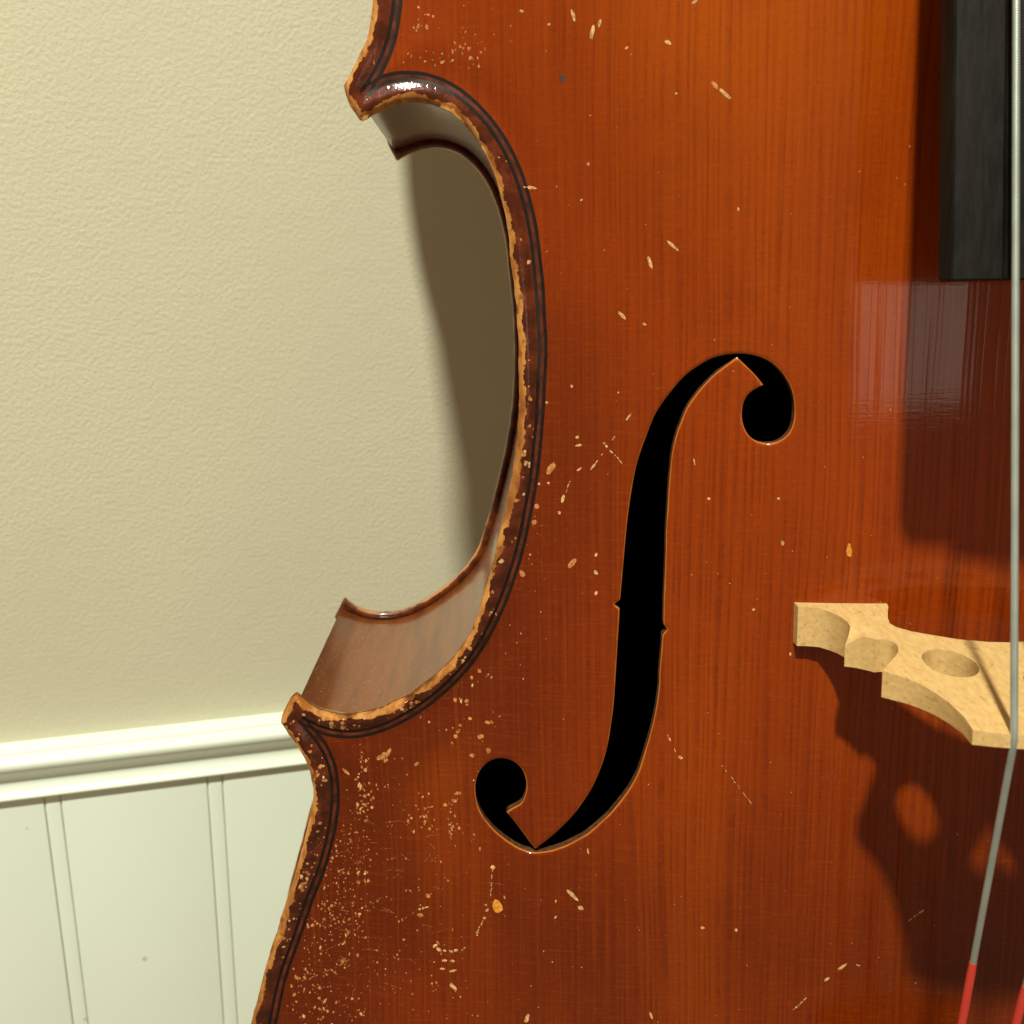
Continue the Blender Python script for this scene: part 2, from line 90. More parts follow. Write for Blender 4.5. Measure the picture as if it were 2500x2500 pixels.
PURFLING_C=[(-157.89,134.96),(-156.36,136.22),(-154.73,137.33),(-152.97,138.18),(-151.09,138.77),(-149.14,139.10),(-147.16,139.23),(-145.17,139.20),(-143.19,139.02),(-141.23,138.67),(-139.31,138.16),(-137.45,137.47),(-135.65,136.63),(-133.92,135.64),(-132.27,134.52),(-130.71,133.29),(-129.21,131.97),(-127.78,130.57),(-126.42,129.12),(-125.12,127.60),(-123.90,126.02),(-122.75,124.39),(-121.68,122.70),(-120.67,120.98),(-119.74,119.21),(-118.89,117.40),(-118.11,115.57),(-117.41,113.70),(-116.77,111.80),(-116.19,109.89),(-115.66,107.96),(-115.17,106.03),(-114.72,104.08),(-114.31,102.12),(-113.96,100.15),(-113.65,98.18),(-113.39,96.20),(-113.16,94.21),(-112.96,92.22),(-112.78,90.23),(-112.62,88.24),(-112.46,86.24),(-112.32,84.25),(-112.18,82.25),(-112.06,80.26),(-111.95,78.26),(-111.86,76.26),(-111.78,74.27),(-111.71,72.27),(-111.67,70.27),(-111.67,68.27),(-111.71,66.27),(-111.78,64.27),(-111.88,62.28),(-111.99,60.28),(-112.12,58.28),(-112.23,56.29),(-112.35,54.29),(-112.48,52.29),(-112.62,50.30),(-112.78,48.31),(-112.95,46.32),(-113.14,44.32),(-113.34,42.33),(-113.55,40.35),(-113.77,38.36),(-114.01,36.37),(-114.27,34.39),(-114.56,32.41),(-114.88,30.44),(-115.24,28.47),(-115.62,26.51),(-116.01,24.55),(-116.40,22.59),(-116.79,20.63),(-117.20,18.67),(-117.63,16.71),(-118.08,14.77),(-118.56,12.83),(-119.08,10.90),(-119.63,8.98),(-120.22,7.06),(-120.84,5.16),(-121.47,3.27),(-122.13,1.38),(-122.82,-0.50),(-123.55,-2.36),(-124.32,-4.20),(-125.14,-6.03),(-125.99,-7.84),(-126.87,-9.63),(-127.78,-11.41),(-128.72,-13.18),(-129.69,-14.93),(-130.70,-16.65),(-131.78,-18.33),(-132.93,-19.96),(-134.14,-21.55),(-135.41,-23.09),(-136.73,-24.60),(-138.08,-26.06),(-139.49,-27.49),(-140.93,-28.87),(-142.41,-30.22),(-143.92,-31.52),(-145.48,-32.77),(-147.07,-33.97),(-148.71,-35.12),(-150.38,-36.21),(-152.09,-37.24),(-153.83,-38.22),(-155.61,-39.15),(-157.41,-40.01),(-159.25,-40.79),(-161.12,-41.46),(-163.04,-42.02),(-164.98,-42.44),(-166.95,-42.73),(-168.94,-42.85),(-170.93,-42.82),(-172.90,-42.62),(-174.85,-42.23),(-176.75,-41.66),(-178.57,-40.89),(-180.32,-39.95),(-182.01,-38.88),(-183.65,-37.74)]
PURFLING_LOWER=[(-183.65,-37.74),(-182.41,-39.31),(-181.17,-40.88),(-179.97,-42.48),(-178.85,-44.12),(-177.85,-45.84),(-177.00,-47.63),(-176.28,-49.49),(-175.70,-51.40),(-175.26,-53.34),(-174.96,-55.31),(-174.79,-57.29),(-174.73,-59.29),(-174.75,-61.28),(-174.86,-63.28),(-175.04,-65.27),(-175.30,-67.25),(-175.61,-69.22),(-175.98,-71.19),(-176.39,-73.14),(-176.85,-75.09),(-177.36,-77.02),(-177.90,-78.94),(-178.48,-80.85),(-179.09,-82.76),(-179.74,-84.65),(-180.41,-86.53),(-181.14,-88.39),(-181.92,-90.23),(-182.72,-92.06),(-183.50,-93.90),(-184.23,-95.76),(-184.92,-97.63),(-185.59,-99.52),(-186.26,-101.40),(-186.94,-103.28),(-187.62,-105.16),(-188.32,-107.04),(-189.03,-108.91),(-189.75,-110.77),(-190.47,-112.63),(-191.21,-114.49),(-191.93,-116.36),(-192.62,-118.23),(-193.28,-120.12),(-193.91,-122.02),(-194.49,-123.93),(-195.03,-125.85),(-195.53,-127.79),(-196.00,-129.73),(-196.47,-131.68),(-196.92,-133.62),(-197.38,-135.57),(-197.84,-137.52),(-198.30,-139.46),(-198.76,-141.41)]
MARKS=[(-103.3,151.8,0.40,-1.40,0.40,0),(-98.6,147.7,-0.33,-1.76,0.51,0),(-96.8,149.6,-0.17,-0.92,0.41,0),(-80.0,144.1,0.74,-0.53,0.46,0),(-116.2,153.6,0.48,-0.19,0.33,0),(-73.8,153.1,-0.59,-0.45,0.35,0),(-105.9,137.3,0.52,-0.88,0.90,2),(-68.5,133.5,0.93,-0.93,0.47,1),(-66.0,131.4,1.43,-1.29,0.37,0),(-99.4,116.0,0.16,-0.44,0.36,0),(-114.6,110.8,1.82,-0.30,0.42,0),(-101.1,107.1,-0.36,-0.29,0.21,0),(-77.7,94.7,1.51,-1.31,0.35,0),(-83.4,90.5,0.63,-1.70,0.41,0),(-90.4,76.9,0.86,-0.97,0.48,0),(-84.7,74.6,0.41,-0.25,0.37,0),(-61.9,103.4,0.09,-0.45,0.25,0),(-77.8,132.0,0.35,-0.02,0.29,0),(-90.1,143.4,-0.38,-0.28,0.25,0),(-109.4,150.1,0.41,-0.03,0.29,0),(-109.7,34.9,-1.07,-1.50,0.87,1),(-94.9,42.0,1.33,-1.62,0.28,0),(-92.1,38.9,1.19,-1.44,0.17,0),(-88.6,49.6,-0.74,-1.11,0.27,0),(-92.6,43.7,-0.44,-0.66,0.16,0),(-95.7,39.3,-1.59,-2.37,0.16,0),(-98.1,35.8,-0.79,-0.99,0.28,0),(-102.0,34.8,-0.69,-0.51,0.28,0),(-104.9,30.2,-0.48,-1.31,0.17,0),(-106.5,26.6,-0.31,-1.13,0.45,0),(-107.5,22.5,0.28,-0.50,0.41,0),(-102.4,43.8,0.50,0.01,0.40,0),(-102.1,41.5,-0.83,-0.16,0.34,0),(-104.2,8.1,-1.13,-1.68,0.73,1),(-113.8,24.2,0.12,-0.76,0.69,1),(-114.5,19.6,0.70,-0.28,0.71,1),(-118.2,4.6,0.34,-1.03,0.70,1),(-97.5,10.9,-0.20,-0.56,0.33,0),(-97.6,5.8,0.33,-0.59,0.47,0),(-97.6,-0.0,-0.24,-0.67,0.39,0),(-48.6,16.3,0.18,-0.65,0.42,0),(-113.1,30.5,0.40,-0.01,0.35,0),(-110.4,30.8,0.40,-0.01,0.35,0),(-110.7,53.4,0.45,-0.01,0.34,0),(-103.8,57.9,0.22,-0.39,0.34,0),(-71.5,37.7,0.17,-0.98,0.16,0),(-31.5,14.6,0.15,-2.02,0.68,3),(-49.9,28.4,0.42,0.01,0.33,0),(-67.7,27.9,0.42,0.01,0.34,0),(-55.7,-2.4,0.37,0.01,0.34,0),(-45.8,-14.6,0.01,-0.46,0.32,0),(-39.1,-120.6,-2.65,-2.99,0.32,0),(-28.0,-109.1,-1.28,-1.09,0.46,0),(-32.3,-113.1,-0.74,-0.62,0.39,0),(-7.4,-92.5,-1.76,-1.35,0.33,0),(-59.7,-52.5,3.89,-5.16,0.12,0),(-23.5,-108.6,0.51,-0.21,0.26,0),(-127.4,-94.4,0.11,-2.30,1.47,3),(-128.4,-82.3,0.72,0.06,0.63,0),(-128.7,-85.2,-0.39,-2.54,0.24,0),(-129.0,-88.8,-0.20,-1.92,0.18,0),(-105.4,-89.1,1.43,-1.58,0.58,0),(-103.0,-92.9,0.71,-0.40,0.59,0),(-110.2,-91.4,-0.10,-0.57,0.24,0),(-110.3,-96.4,-0.35,-0.47,0.24,0),(-130.4,-95.8,-0.47,-0.45,0.36,0),(-131.3,-98.4,0.43,0.04,0.39,0),(-132.6,-101.2,-0.92,-2.08,0.18,0),(-133.5,-103.1,0.43,0.04,0.39,0),(-134.8,-105.7,-1.46,-1.93,0.30,0),(-137.3,-108.2,-0.98,-1.11,0.24,0),(-140.0,-109.4,-0.61,-0.17,0.45,0),(-141.5,-109.9,0.58,-0.17,0.41,0),(-143.4,-109.8,0.50,0.04,0.40,0),(-145.1,-109.6,0.65,-0.54,0.54,0),(-146.3,-108.5,-0.68,-0.65,0.43,0),(-143.4,-112.9,0.62,0.05,0.40,0),(-141.1,-112.9,0.68,0.06,0.40,0),(-144.3,-115.7,0.75,0.07,0.33,0),(-141.1,-116.1,-1.09,-0.40,0.32,0),(-141.2,-121.2,0.94,-0.96,0.68,0),(-119.2,-129.9,-0.53,-1.58,0.60,0),(-68.2,-97.3,0.55,-0.20,0.39,0),(-58.7,-97.6,0.10,-0.58,0.41,0),(-82.6,-126.5,0.42,-1.26,0.37,0),(-74.9,-45.6,0.56,-0.47,0.48,0),(-77.6,-41.2,0.90,-2.00,0.23,0),(-84.0,-42.9,-0.31,-2.26,0.62,3),(-100.8,-75.2,0.13,-0.85,0.24,0),(-174.7,-115.9,-2.12,-1.94,1.38,4),(-182.3,-120.3,-5.46,-2.48,0.20,4),(-148.9,-96.6,-2.42,-0.86,0.38,0),(-150.5,-99.1,0.87,0.07,0.65,1),(-148.0,-92.8,0.35,-0.64,0.59,1),(-160.0,-49.6,-0.46,-1.20,0.60,1),(-158.4,-48.6,-0.77,-1.32,0.55,1),(-161.2,-50.1,-0.53,-0.63,0.55,1),(-159.2,-50.8,0.60,-0.02,0.52,1),(-171.1,-54.6,0.97,-0.94,0.51,1),(-139.4,-63.0,0.79,0.06,0.55,1),(-142.1,-64.5,0.61,0.04,0.49,1),(-150.2,-52.3,-0.57,-0.48,0.56,1),(-138.0,-60.7,0.85,0.06,0.55,1),(-131.2,-43.5,-0.95,-0.22,0.59,1),(-129.0,-39.2,0.84,0.05,0.54,1),(-129.0,-47.4,0.66,0.05,0.84,1),(-133.8,-49.2,0.77,-0.09,0.55,1),(-138.4,-32.9,0.48,-0.01,0.69,1),(-135.0,-33.2,-0.52,-0.30,0.50,1),(-137.1,-40.4,0.48,0.02,0.43,1),(-137.9,-42.5,0.54,0.02,0.37,1),(-134.1,-38.3,0.60,0.03,0.49,1),(-131.1,-24.3,0.53,-0.01,0.56,1),(-133.4,-26.3,-0.12,-0.61,0.42,1),(-131.2,-19.2,0.47,-0.01,0.50,1)]
CLUSTERS=[(-131.1,145.1,2.8,2.4,26,0.53,1.07),(-143.7,152.8,2.3,2.2,8,0.63,1.16),(-140.5,143.6,4.2,1.4,12,0.42,0.85),(-122.4,150.9,6.3,5.8,8,0.32,0.64),(-165.8,-52.5,1.0,3.4,26,0.60,1.44),(-166.2,-61.6,1.2,2.9,46,0.48,1.33),(-166.2,-67.5,1.0,1.8,22,0.61,1.34),(-148.4,-69.0,3.7,2.8,44,0.50,1.37),(-140.1,-69.9,1.1,3.2,26,0.62,1.49),(-159.2,-58.6,2.7,1.3,12,0.60,1.09),(-149.0,-64.3,5.5,2.5,22,0.50,0.99),(-136.3,-39.1,5.4,4.9,26,0.61,1.33),(-151.0,-50.3,9.7,7.7,26,0.48,0.96),(-173.9,-88.0,4.3,6.1,90,0.37,1.11),(-175.6,-98.8,5.6,6.7,130,0.37,1.11),(-181.8,-111.0,5.7,8.2,110,0.37,1.24),(-168.4,-107.7,8.8,10.7,110,0.38,1.03),(-185.0,-124.8,5.1,6.2,90,0.51,1.28),(-180.2,-131.4,7.7,4.1,60,0.52,1.30),(-159.5,-121.7,15.1,10.8,70,0.39,0.90),(-142.2,-83.8,7.3,11.5,40,0.50,1.00),(-165.4,-77.5,7.4,6.6,50,0.37,0.98),(-155.4,-92.5,7.5,7.8,40,0.51,1.14),(-168.3,-86.7,1.5,7.9,40,0.50,1.12),(-143.1,-117.6,5.0,8.0,26,0.51,1.01),(-171.4,-74.6,3.7,5.3,40,0.37,0.97),(-154.6,-128.0,24.9,5.4,40,0.39,0.90),(-114.0,18.0,1.2,4.8,12,0.35,0.81),(-115.3,2.5,1.6,7.2,14,0.35,0.70),(-119.1,-14.4,3.5,7.2,12,0.36,0.72),(-130.0,-28.0,3.0,3.0,10,0.60,1.08),(-70.8,18.4,44.1,60.4,110,0.22,0.50),(-67.4,114.7,37.5,30.6,60,0.21,0.46),(-53.0,-81.9,40.2,36.7,70,0.23,0.52),(-12.3,8.3,16.4,22.9,34,0.22,0.49),(-6.9,-81.9,16.4,32.9,30,0.23,0.52),(-95.7,-103.3,29.3,19.9,50,0.30,0.60)]

# ---------------------------------------------------------------- node helper
class NT:
    def __init__(s, name):
        s.m = bpy.data.materials.new(name)
        s.m.use_nodes = True
        s.t = s.m.node_tree
        s.b = s.t.nodes['Principled BSDF']

    def n(s, typ, **kw):
        nd = s.t.nodes.new(typ)
        for k, v in kw.items():
            if k.startswith('i_'):
                key = k[2:]
                key = int(key) if key.isdigit() else key.replace('_', ' ')
                s.put(nd.inputs[key], v)
            else:
                setattr(nd, k, v)
        return nd

    def put(s, sock, v):
        if isinstance(v, bpy.types.NodeSocket):
            s.t.links.new(v, sock)
        elif isinstance(v, (tuple, list)) and sock.type == 'RGBA' and len(v) == 3:
            sock.default_value = (*v, 1)
        else:
            sock.default_value = v

    def set(s, **kw):
        for k, v in kw.items():
            s.put(s.b.inputs[k.replace('_', ' ')], v)

    def math(s, op, a, b=0.0, c=None, clamp=False):
        nd = s.n('ShaderNodeMath', operation=op, use_clamp=clamp)
        s.put(nd.inputs[0], a)
        s.put(nd.inputs[1], b)
        if c is not None:
            s.put(nd.inputs[2], c)
        return nd.outputs[0]

    def mix(s, f, a, b, blend='MIX'):
        nd = s.n('ShaderNodeMix', data_type='RGBA', blend_type=blend)
        s.put(nd.inputs[0], f)
        s.put(nd.inputs[6], a)
        s.put(nd.inputs[7], b)
        return nd.outputs[2]

    def obj(s):
        return s.n('ShaderNodeTexCoord').outputs['Object']

    def geo(s):
        return s.n('ShaderNodeNewGeometry').outputs['Position']

    def noise(s, vec, scale, detail=2.0, rough=0.5, stretch=None, off=(0, 0, 0)):
        if stretch or off != (0, 0, 0):
            mp = s.n('ShaderNodeMapping')
            s.put(mp.inputs[0], vec)
            mp.inputs['Scale'].default_value = stretch or (1, 1, 1)
            mp.inputs['Location'].default_value = off
            vec = mp.outputs[0]
        nd = s.n('ShaderNodeTexNoise')
        s.put(nd.inputs['Vector'], vec)
        nd.inputs['Scale'].default_value = scale
        nd.inputs['Detail'].default_value = detail
        nd.inputs['Roughness'].default_value = rough
        return nd.outputs[0]

    def ramp(s, f, lo, hi, a=0.0, b=1.0):
        nd = s.n('ShaderNodeMapRange', interpolation_type='SMOOTHSTEP')
        s.put(nd.inputs[0], f)
        s.put(nd.inputs[1], lo)
        s.put(nd.inputs[2], hi)
        s.put(nd.inputs[3], a)
        s.put(nd.inputs[4], b)
        return nd.outputs[0]

    def attr(s, name):
        return s.n('ShaderNodeAttribute', attribute_name=name).outputs['Fac']

    def bump(s, h, strength, dist, normal=None):
        nd = s.n('ShaderNodeBump')
        nd.inputs['Strength'].default_value = strength
        nd.inputs['Distance'].default_value = dist
        s.put(nd.inputs['Height'], h)
        if normal is not None:
            s.put(nd.inputs['Normal'], normal)
        return nd.outputs[0]


# ---------------------------------------------------------------- materials
def mat_spruce():
    k = NT('varnished_spruce')
    p = k.obj()
    warp = k.n('ShaderNodeVectorMath', operation='MULTIPLY_ADD')
    wn = k.n('ShaderNodeTexNoise')
    mp = k.n('ShaderNodeMapping')
    k.put(mp.inputs[0], p)
    mp.inputs['Scale'].default_value = (14, 1, 9)
    k.put(wn.inputs['Vector'], mp.outputs[0])
    wn.inputs['Scale'].default_value = 1.0
    wn.inputs['Detail'].default_value = 1.5
    k.put(warp.inputs[0], wn.outputs['Color'])
    warp.inputs[1].default_value = (0.006, 0, 0)
    k.put(warp.inputs[2], p)
    q = warp.outputs[0]
    sx = k.n('ShaderNodeSeparateXYZ')
    k.put(sx.inputs[0], q)
    px, pz = sx.outputs[0], sx.outputs[2]
    jit = k.noise(q, 1.0, 1.0, 0.5, (170, 3, 3), (2, 5, 1))
    ring = k.math('FRACT', k.math('MULTIPLY_ADD', px, 455.0, k.math('MULTIPLY', jit, 3.4)))
    g1 = k.math('MULTIPLY', k.ramp(ring, 0.35, 0.90), k.ramp(ring, 1.0, 0.93))
    gv = k.noise(p, 1.0, 2.0, 0.6, (130, 3, 70), (9, 2, 4))
    brk = k.noise(p, 1.0, 2.0, 0.65, (700, 3, 520), (1, 8, 6))
    mot = k.noise(p, 1.0, 3.0, 0.7, (620, 3, 1000), (6, 3, 8))
    g2 = k.noise(q, 1.0, 2.0, 0.6, (1150, 3, 16), (3, 1, 7))
    ray = k.noise(p, 1.0, 2.0, 0.55, (95, 3, 1350))
    pore = k.noise(p, 1.0, 2.0, 0.6, (900, 3, 900), (5, 0, 2))
    cloud = k.noise(p, 11.0, 2.0, 0.5)
    cloud2 = k.noise(p, 30.0, 3.0, 0.55, None, (4, 2, 1))
    ed = k.attr('edge_d')
    fd = k.attr('f_d')
    # varnish: thin and orange in the middle of the bout, thicker and redder near the edge
    edge = k.ramp(ed, 4.0, 62.0)
    # the varnish is rubbed thin in the upper bout and lies thick on the lower one and along the edge; light falloff down the belly is painted in too
    thin = k.math('ADD', k.ramp(pz, -0.14, 0.19, -0.17, 0.22), k.math('MULTIPLY_ADD', cloud, 0.36, k.math('MULTIPLY_ADD', edge, 0.20, 0.27)))
    c = k.mix(k.ramp(thin, 0.36, 0.68), (0.096, 0.0128, 0.0014), (0.225, 0.0305, 0.0011))
    c = k.mix(k.ramp(thin, 0.70, 1.02), c, (0.335, 0.064, 0.0010))
    amber = k.noise(p, 1.0, 2.0, 0.5, (24, 3, 5), (3, 7, 2))
    c = k.mix(k.math('MULTIPLY', k.ramp(amber, 0.46, 0.76, 0, 0.42), k.ramp(ed, 8.0, 30.0)), c, (0.30, 0.052, 0.0013))
    c = k.mix(k.ramp(cloud2, 0.55, 0.8, 0.0, 0.3), c, (0.15, 0.019, 0.003))
    c = k.mix(k.math('MULTIPLY', k.math('MULTIPLY', g1, k.ramp(brk, 0.22, 0.55, 0.35, 1.0)), k.math('MULTIPLY', k.ramp(gv, 0.3, 0.7, 0.12, 0.50), k.ramp(pz, 0.12, -0.02, 0.62, 1.15))), c, (0.082, 0.0075, 0.0012))
    c = k.mix(k.ramp(mot, 0.46, 0.28, 0.0, 0.25), c, (0.095, 0.0095, 0.0016))
    c = k.mix(k.ramp(mot, 0.54, 0.74, 0.0, 0.18), c, (0.40, 0.075, 0.003))
    c = k.mix(k.ramp(g2, 0.52, 0.72, 0.0, 0.26), c, (0.09, 0.009, 0.002))
    c = k.mix(k.ramp(g2, 0.48, 0.3, 0.0, 0.10), c, (0.42, 0.085, 0.005))
    c = k.mix(k.ramp(ray, 0.52, 0.72, 0.0, 0.11), c, (0.38, 0.072, 0.004))
    c = k.mix(k.ramp(pore, 0.6, 0.75, 0.0, 0.35), c, (0.11, 0.012, 0.002))
    # dirty varnish border outside the purfling
    n1 = k.noise(p, 900.0, 3.0, 0.6)
    n2 = k.noise(p, 190.0, 3.0, 0.6, None, (2, 3, 4))
    n3 = k.noise(p, 45.0, 2.0, 0.5, None, (7, 1, 3))
    border = k.ramp(ed, 6.6, 4.6)
    dirty = k.mix(k.ramp(n2, 0.4, 0.62), (0.034, 0.009, 0.004), (0.098, 0.021, 0.008))
    c = k.mix(k.math('MULTIPLY', border, 0.85), c, dirty)
    # varnish worn off the edge: bare ochre wood with a ragged limit
    lim = k.math('ADD', k.math('MULTIPLY', n2, 4.2), k.math('MULTIPLY', n3, 3.0))
    lim = k.math('ADD', lim, k.math('MULTIPLY', n1, 1.0))
    lim = k.math('SUBTRACT', lim, 2.55)
    wear = k.ramp(k.math('SUBTRACT', lim, ed), -0.06, 0.10)
    g3 = k.noise(p, 1.0, 2.0, 0.6, (260, 260, 90))
    ochre = k.mix(k.ramp(g3, 0.35, 0.65), (0.27, 0.095, 0.018), (0.47, 0.215, 0.052))
    ochre = k.mix(k.ramp(n2, 0.58, 0.72, 0, 0.85), ochre, (0.12, 0.032, 0.009))
    ochre = k.mix(k.ramp(n3, 0.56, 0.70, 0, 0.55), ochre, (0.16, 0.045, 0.011))
    ochre = k.mix(k.ramp(n1, 0.62, 0.74, 0, 0.5), ochre, (0.66, 0.40, 0.16))
    rim = k.ramp(k.math('ADD', fd, k.math('MULTIPLY', n2, 0.5)), 0.62, 0.42)
    c = k.mix(wear, c, ochre)
    c = k.mix(k.math('MULTIPLY', rim, 0.75), c, (0.46, 0.14, 0.018))
    rough = k.math('ADD', k.math('MULTIPLY', pore, 0.16), 0.24)
    rough = k.math('MULTIPLY_ADD', wear, 0.2, rough)
    h = k.math('MULTIPLY_ADD', g1, -0.35, k.math('MULTIPLY', ray, 0.30))
    h = k.math('MULTIPLY_ADD', n1, k.math('MULTIPLY_ADD', border, 1.3, 0.14), h)
    h = k.math('MULTIPLY_ADD', k.noise(p, 420.0, 2.0, 0.6, None, (1, 4, 2)), k.math('MULTIPLY', border, 1.8), h)
    h = k.math('MULTIPLY_ADD', wear, -0.9, h)
    nb = k.bump(h, 0.55, 0.00008)
    k.set(Base_Color=c, Roughness=rough, Normal=nb, Coat_Weight=k.math('MULTIPLY_ADD', wear, -0.1, 0.46), Coat_Roughness=0.06,
          Coat_Normal=nb, Specular_IOR_Level=0.08)
    return k.m


def mat_simple(name, col, rough=0.5, coat=0.0, metal=0.0, nscale=300.0, namt=0.25, bump=0.0, bscale=900.0, stretch=None, spec=0.5, coat_rough=0.1):
    k = NT(name)
    p = k.obj()
    n = k.noise(p, nscale, 3.0, 0.6, stretch)
    dark = tuple(x * (1 - namt) for x in col)
    light = tuple(min(1, x * (1 + namt)) for x in col)
    c = k.mix(k.ramp(n, 0.3, 0.7), dark, light)
    kw = dict(Base_Color=c, Roughness=rough, Metallic=metal, Specular_IOR_Level=spec)
    if coat:
        kw.update(Coat_Weight=coat, Coat_Roughness=coat_rough)
    if bump:
        b = k.bump(k.noise(p, bscale, 3.0, 0.6, stretch), bump, 0.0001)
        kw['Normal'] = b
    k.set(**kw)
    return k.m


def mat_rib():
    k = NT('varnished_maple')
    p = k.obj()
    fl = k.noise(p, 1.0, 2.0, 0.5, (120, 9, 120))
    fine = k.noise(p, 1.0, 3.0, 0.6, (500, 60, 500))
    dust = k.noise(p, 1500.0, 2.0, 0.5)
    c = k.mix(k.ramp(fl, 0.38, 0.64), (0.105, 0.026, 0.0042), (0.17, 0.046, 0.0065))
    c = k.mix(k.ramp(fine, 0.5, 0.75, 0, 0.4), c, (0.07, 0.016, 0.005))
    c = k.mix(k.ramp(dust, 0.66, 0.72, 0, 0.6), c, (0.5, 0.36, 0.2))
    nb = k.bump(k.noise(p, 260.0, 2.0, 0.5), 0.10, 0.0003)
    k.set(Base_Color=c, Roughness=0.35, Coat_Weight=0.75, Coat_Roughness=0.10, Coat_IOR=1.45, Coat_Normal=nb, Specular_IOR_Level=0.2)
    return k.m


def mat_back_edge():
    k = NT('varnished_back_edge')
    p = k.obj()
    n2 = k.noise(p, 240.0, 3.0, 0.6)
    n3 = k.noise(p, 60.0, 2.0, 0.5)
    ed = k.attr('edge_d')
    c = k.mix(k.ramp(n2, 0.35, 0.65), (0.065, 0.013, 0.004), (0.165, 0.036, 0.008))  # varnish colour lowered to carry the shade the back edge lies in
    lim = k.math('SUBTRACT', k.math('ADD', n2, k.math('MULTIPLY', n3, 1.4)), 0.95)
    c = k.mix(k.ramp(k.math('SUBTRACT', lim, ed), -0.05, 0.12), c, (0.42, 0.17, 0.04))
    # rosin dust and grime in the corner between rib and overhang
    g = k.ramp(k.math('MULTIPLY_ADD', n2, 2.6, ed), 4.4, 5.2)
    c = k.mix(k.math('MULTIPLY', g, 0.75), c, (0.30, 0.21, 0.12))
    nb = k.bump(n2, 0.5, 0.0003)
    k.set(Base_Color=c, Roughness=0.35, Coat_Weight=0.8, Coat_Roughness=0.12, Normal=nb)
    return k.m


def mat_bridge():
    k = NT('bridge_maple')
    p = k.obj()
    n = k.noise(p, 1.0, 3.0, 0.6, (900, 240, 900))
    fl = k.noise(p, 1.0, 1.0, 0.5, (950, 420, 950), (1, 2, 3))
    sm = k.noise(p, 90.0, 3.0, 0.6)
    c = k.mix(k.ramp(n, 0.3, 0.7), (0.51, 0.34, 0.13), (0.60, 0.42, 0.18))
    c = k.mix(k.ramp(fl, 0.62, 0.72, 0, 0.5), c, (0.40, 0.19, 0.05))
    c = k.mix(k.ramp(sm, 0.5, 0.8, 0, 0.25), c, (0.47, 0.28, 0.085))
    k.set(Base_Color=c, Roughness=0.5, Specular_IOR_Level=0.35, Normal=k.bump(n, 0.35, 0.0002))
    return k.m


def mat_ebony():
    k = NT('ebony')
    p = k.obj()
    n = k.noise(p, 1.0, 4.0, 0.65, (700, 700, 45))
    n2 = k.noise(p, 1.0, 3.0, 0.6, (60, 60, 25))
    c = k.mix(k.ramp(n, 0.35, 0.72), (0.003, 0.003, 0.0022), (0.008, 0.009, 0.007))
    c = k.mix(k.ramp(n2, 0.45, 0.7, 0, 0.45), c, (0.012, 0.009, 0.006))
    # one reddish worn spot on the rim near the end
    d = k.n('ShaderNodeVectorMath', operation='SUBTRACT')
    k.put(d.inputs[0], p)
    d.inputs[1].default_value = (-0.0292, -0.0735, 0.0945)
    d2 = k.n('ShaderNodeVectorMath', operation='MULTIPLY')
    k.put(d2.inputs[0], d.outputs[0])
    d2.inputs[1].default_value = (1.0, 0.5, 0.33)
    ln = k.n('ShaderNodeVectorMath', operation='LENGTH')
    k.put(ln.inputs[0], d2.outputs[0])
    sp = k.math('MULTIPLY_ADD', k.noise(p, 900.0, 2.0), 0.0010, ln.outputs['Value'])
    c = k.mix(k.ramp(sp, 0.0016, 0.0013), c, (0.30, 0.085, 0.045))
    k.set(Base_Color=c, Roughness=k.math('MULTIPLY_ADD', n, 0.2, 0.42), Normal=k.bump(n, 0.5, 0.0002), Specular_IOR_Level=0.12)
    return k.m


def mat_wall():
    k = NT('cream_wall_paint')
    p = k.geo()
    a = k.noise(p, 520.0, 2.5, 0.55)
    b = k.noise(p, 90.0, 3.0, 0.5, None, (3, 1, 2))
    d = k.noise(p, 9.0, 2.0, 0.5)
    e = k.noise(p, 700.0, 2.0, 0.5, None, (8, 3, 5))
    peel = k.math('MULTIPLY', a, k.ramp(d, 0.2, 0.7, 1.3, 2.1))
    h = k.math('ADD', k.math('MULTIPLY_ADD', e, 0.35, peel), k.math('MULTIPLY', b, 0.9))
    c = k.mix(k.ramp(d, 0.3, 0.7), (0.582, 0.575, 0.435), (0.602, 0.595, 0.45))
    k.set(Base_Color=c, Roughness=0.62, Specular_IOR_Level=0.3, Normal=k.bump(h, 0.33, 0.0006))
    return k.m


def mat_white():
    k = NT('white_semigloss_paint')
    p = k.geo()
    d = k.noise(p, 12.0, 3.0, 0.5)
    br = k.noise(p, 1.0, 2.0, 0.5, (14, 300, 300))
    fine = k.noise(p, 700.0, 2.0, 0.5)
    sp = k.noise(p, 130.0, 1.0, 0.4, None, (5, 5, 5))
    c = k.mix(k.ramp(d, 0.3, 0.7), (0.735, 0.845, 0.735), (0.75, 0.865, 0.76))
    c = k.mix(k.ramp(sp, 0.80, 0.82, 0, 0.5), c, (0.3, 0.3, 0.2))
    h = k.math('MULTIPLY_ADD', fine, 0.4, br)
    k.set(Base_Color=c, Roughness=0.24, Specular_IOR_Level=0.55, Normal=k.bump(h, 0.07, 0.0003))
    return k.m


def mat_string(name, col, rough):
    k = NT(name)
    p = k.obj()
    n = k.noise(p, 1.0, 2.0, 0.5, (300, 300, 120))
    wv = k.n('ShaderNodeTexWave', wave_type='BANDS', bands_direction='Z')
    k.put(wv.inputs['Vector'], p)
    wv.inputs['Scale'].default_value = 620.0
    c = k.mix(k.ramp(n, 0.3, 0.7), tuple(x * 0.85 for x in col), col)
    k.set(Base_Color=c, Roughness=rough, Metallic=0.55, Normal=k.bump(wv.outputs[1], 0.15, 0.0001))
    return k.m


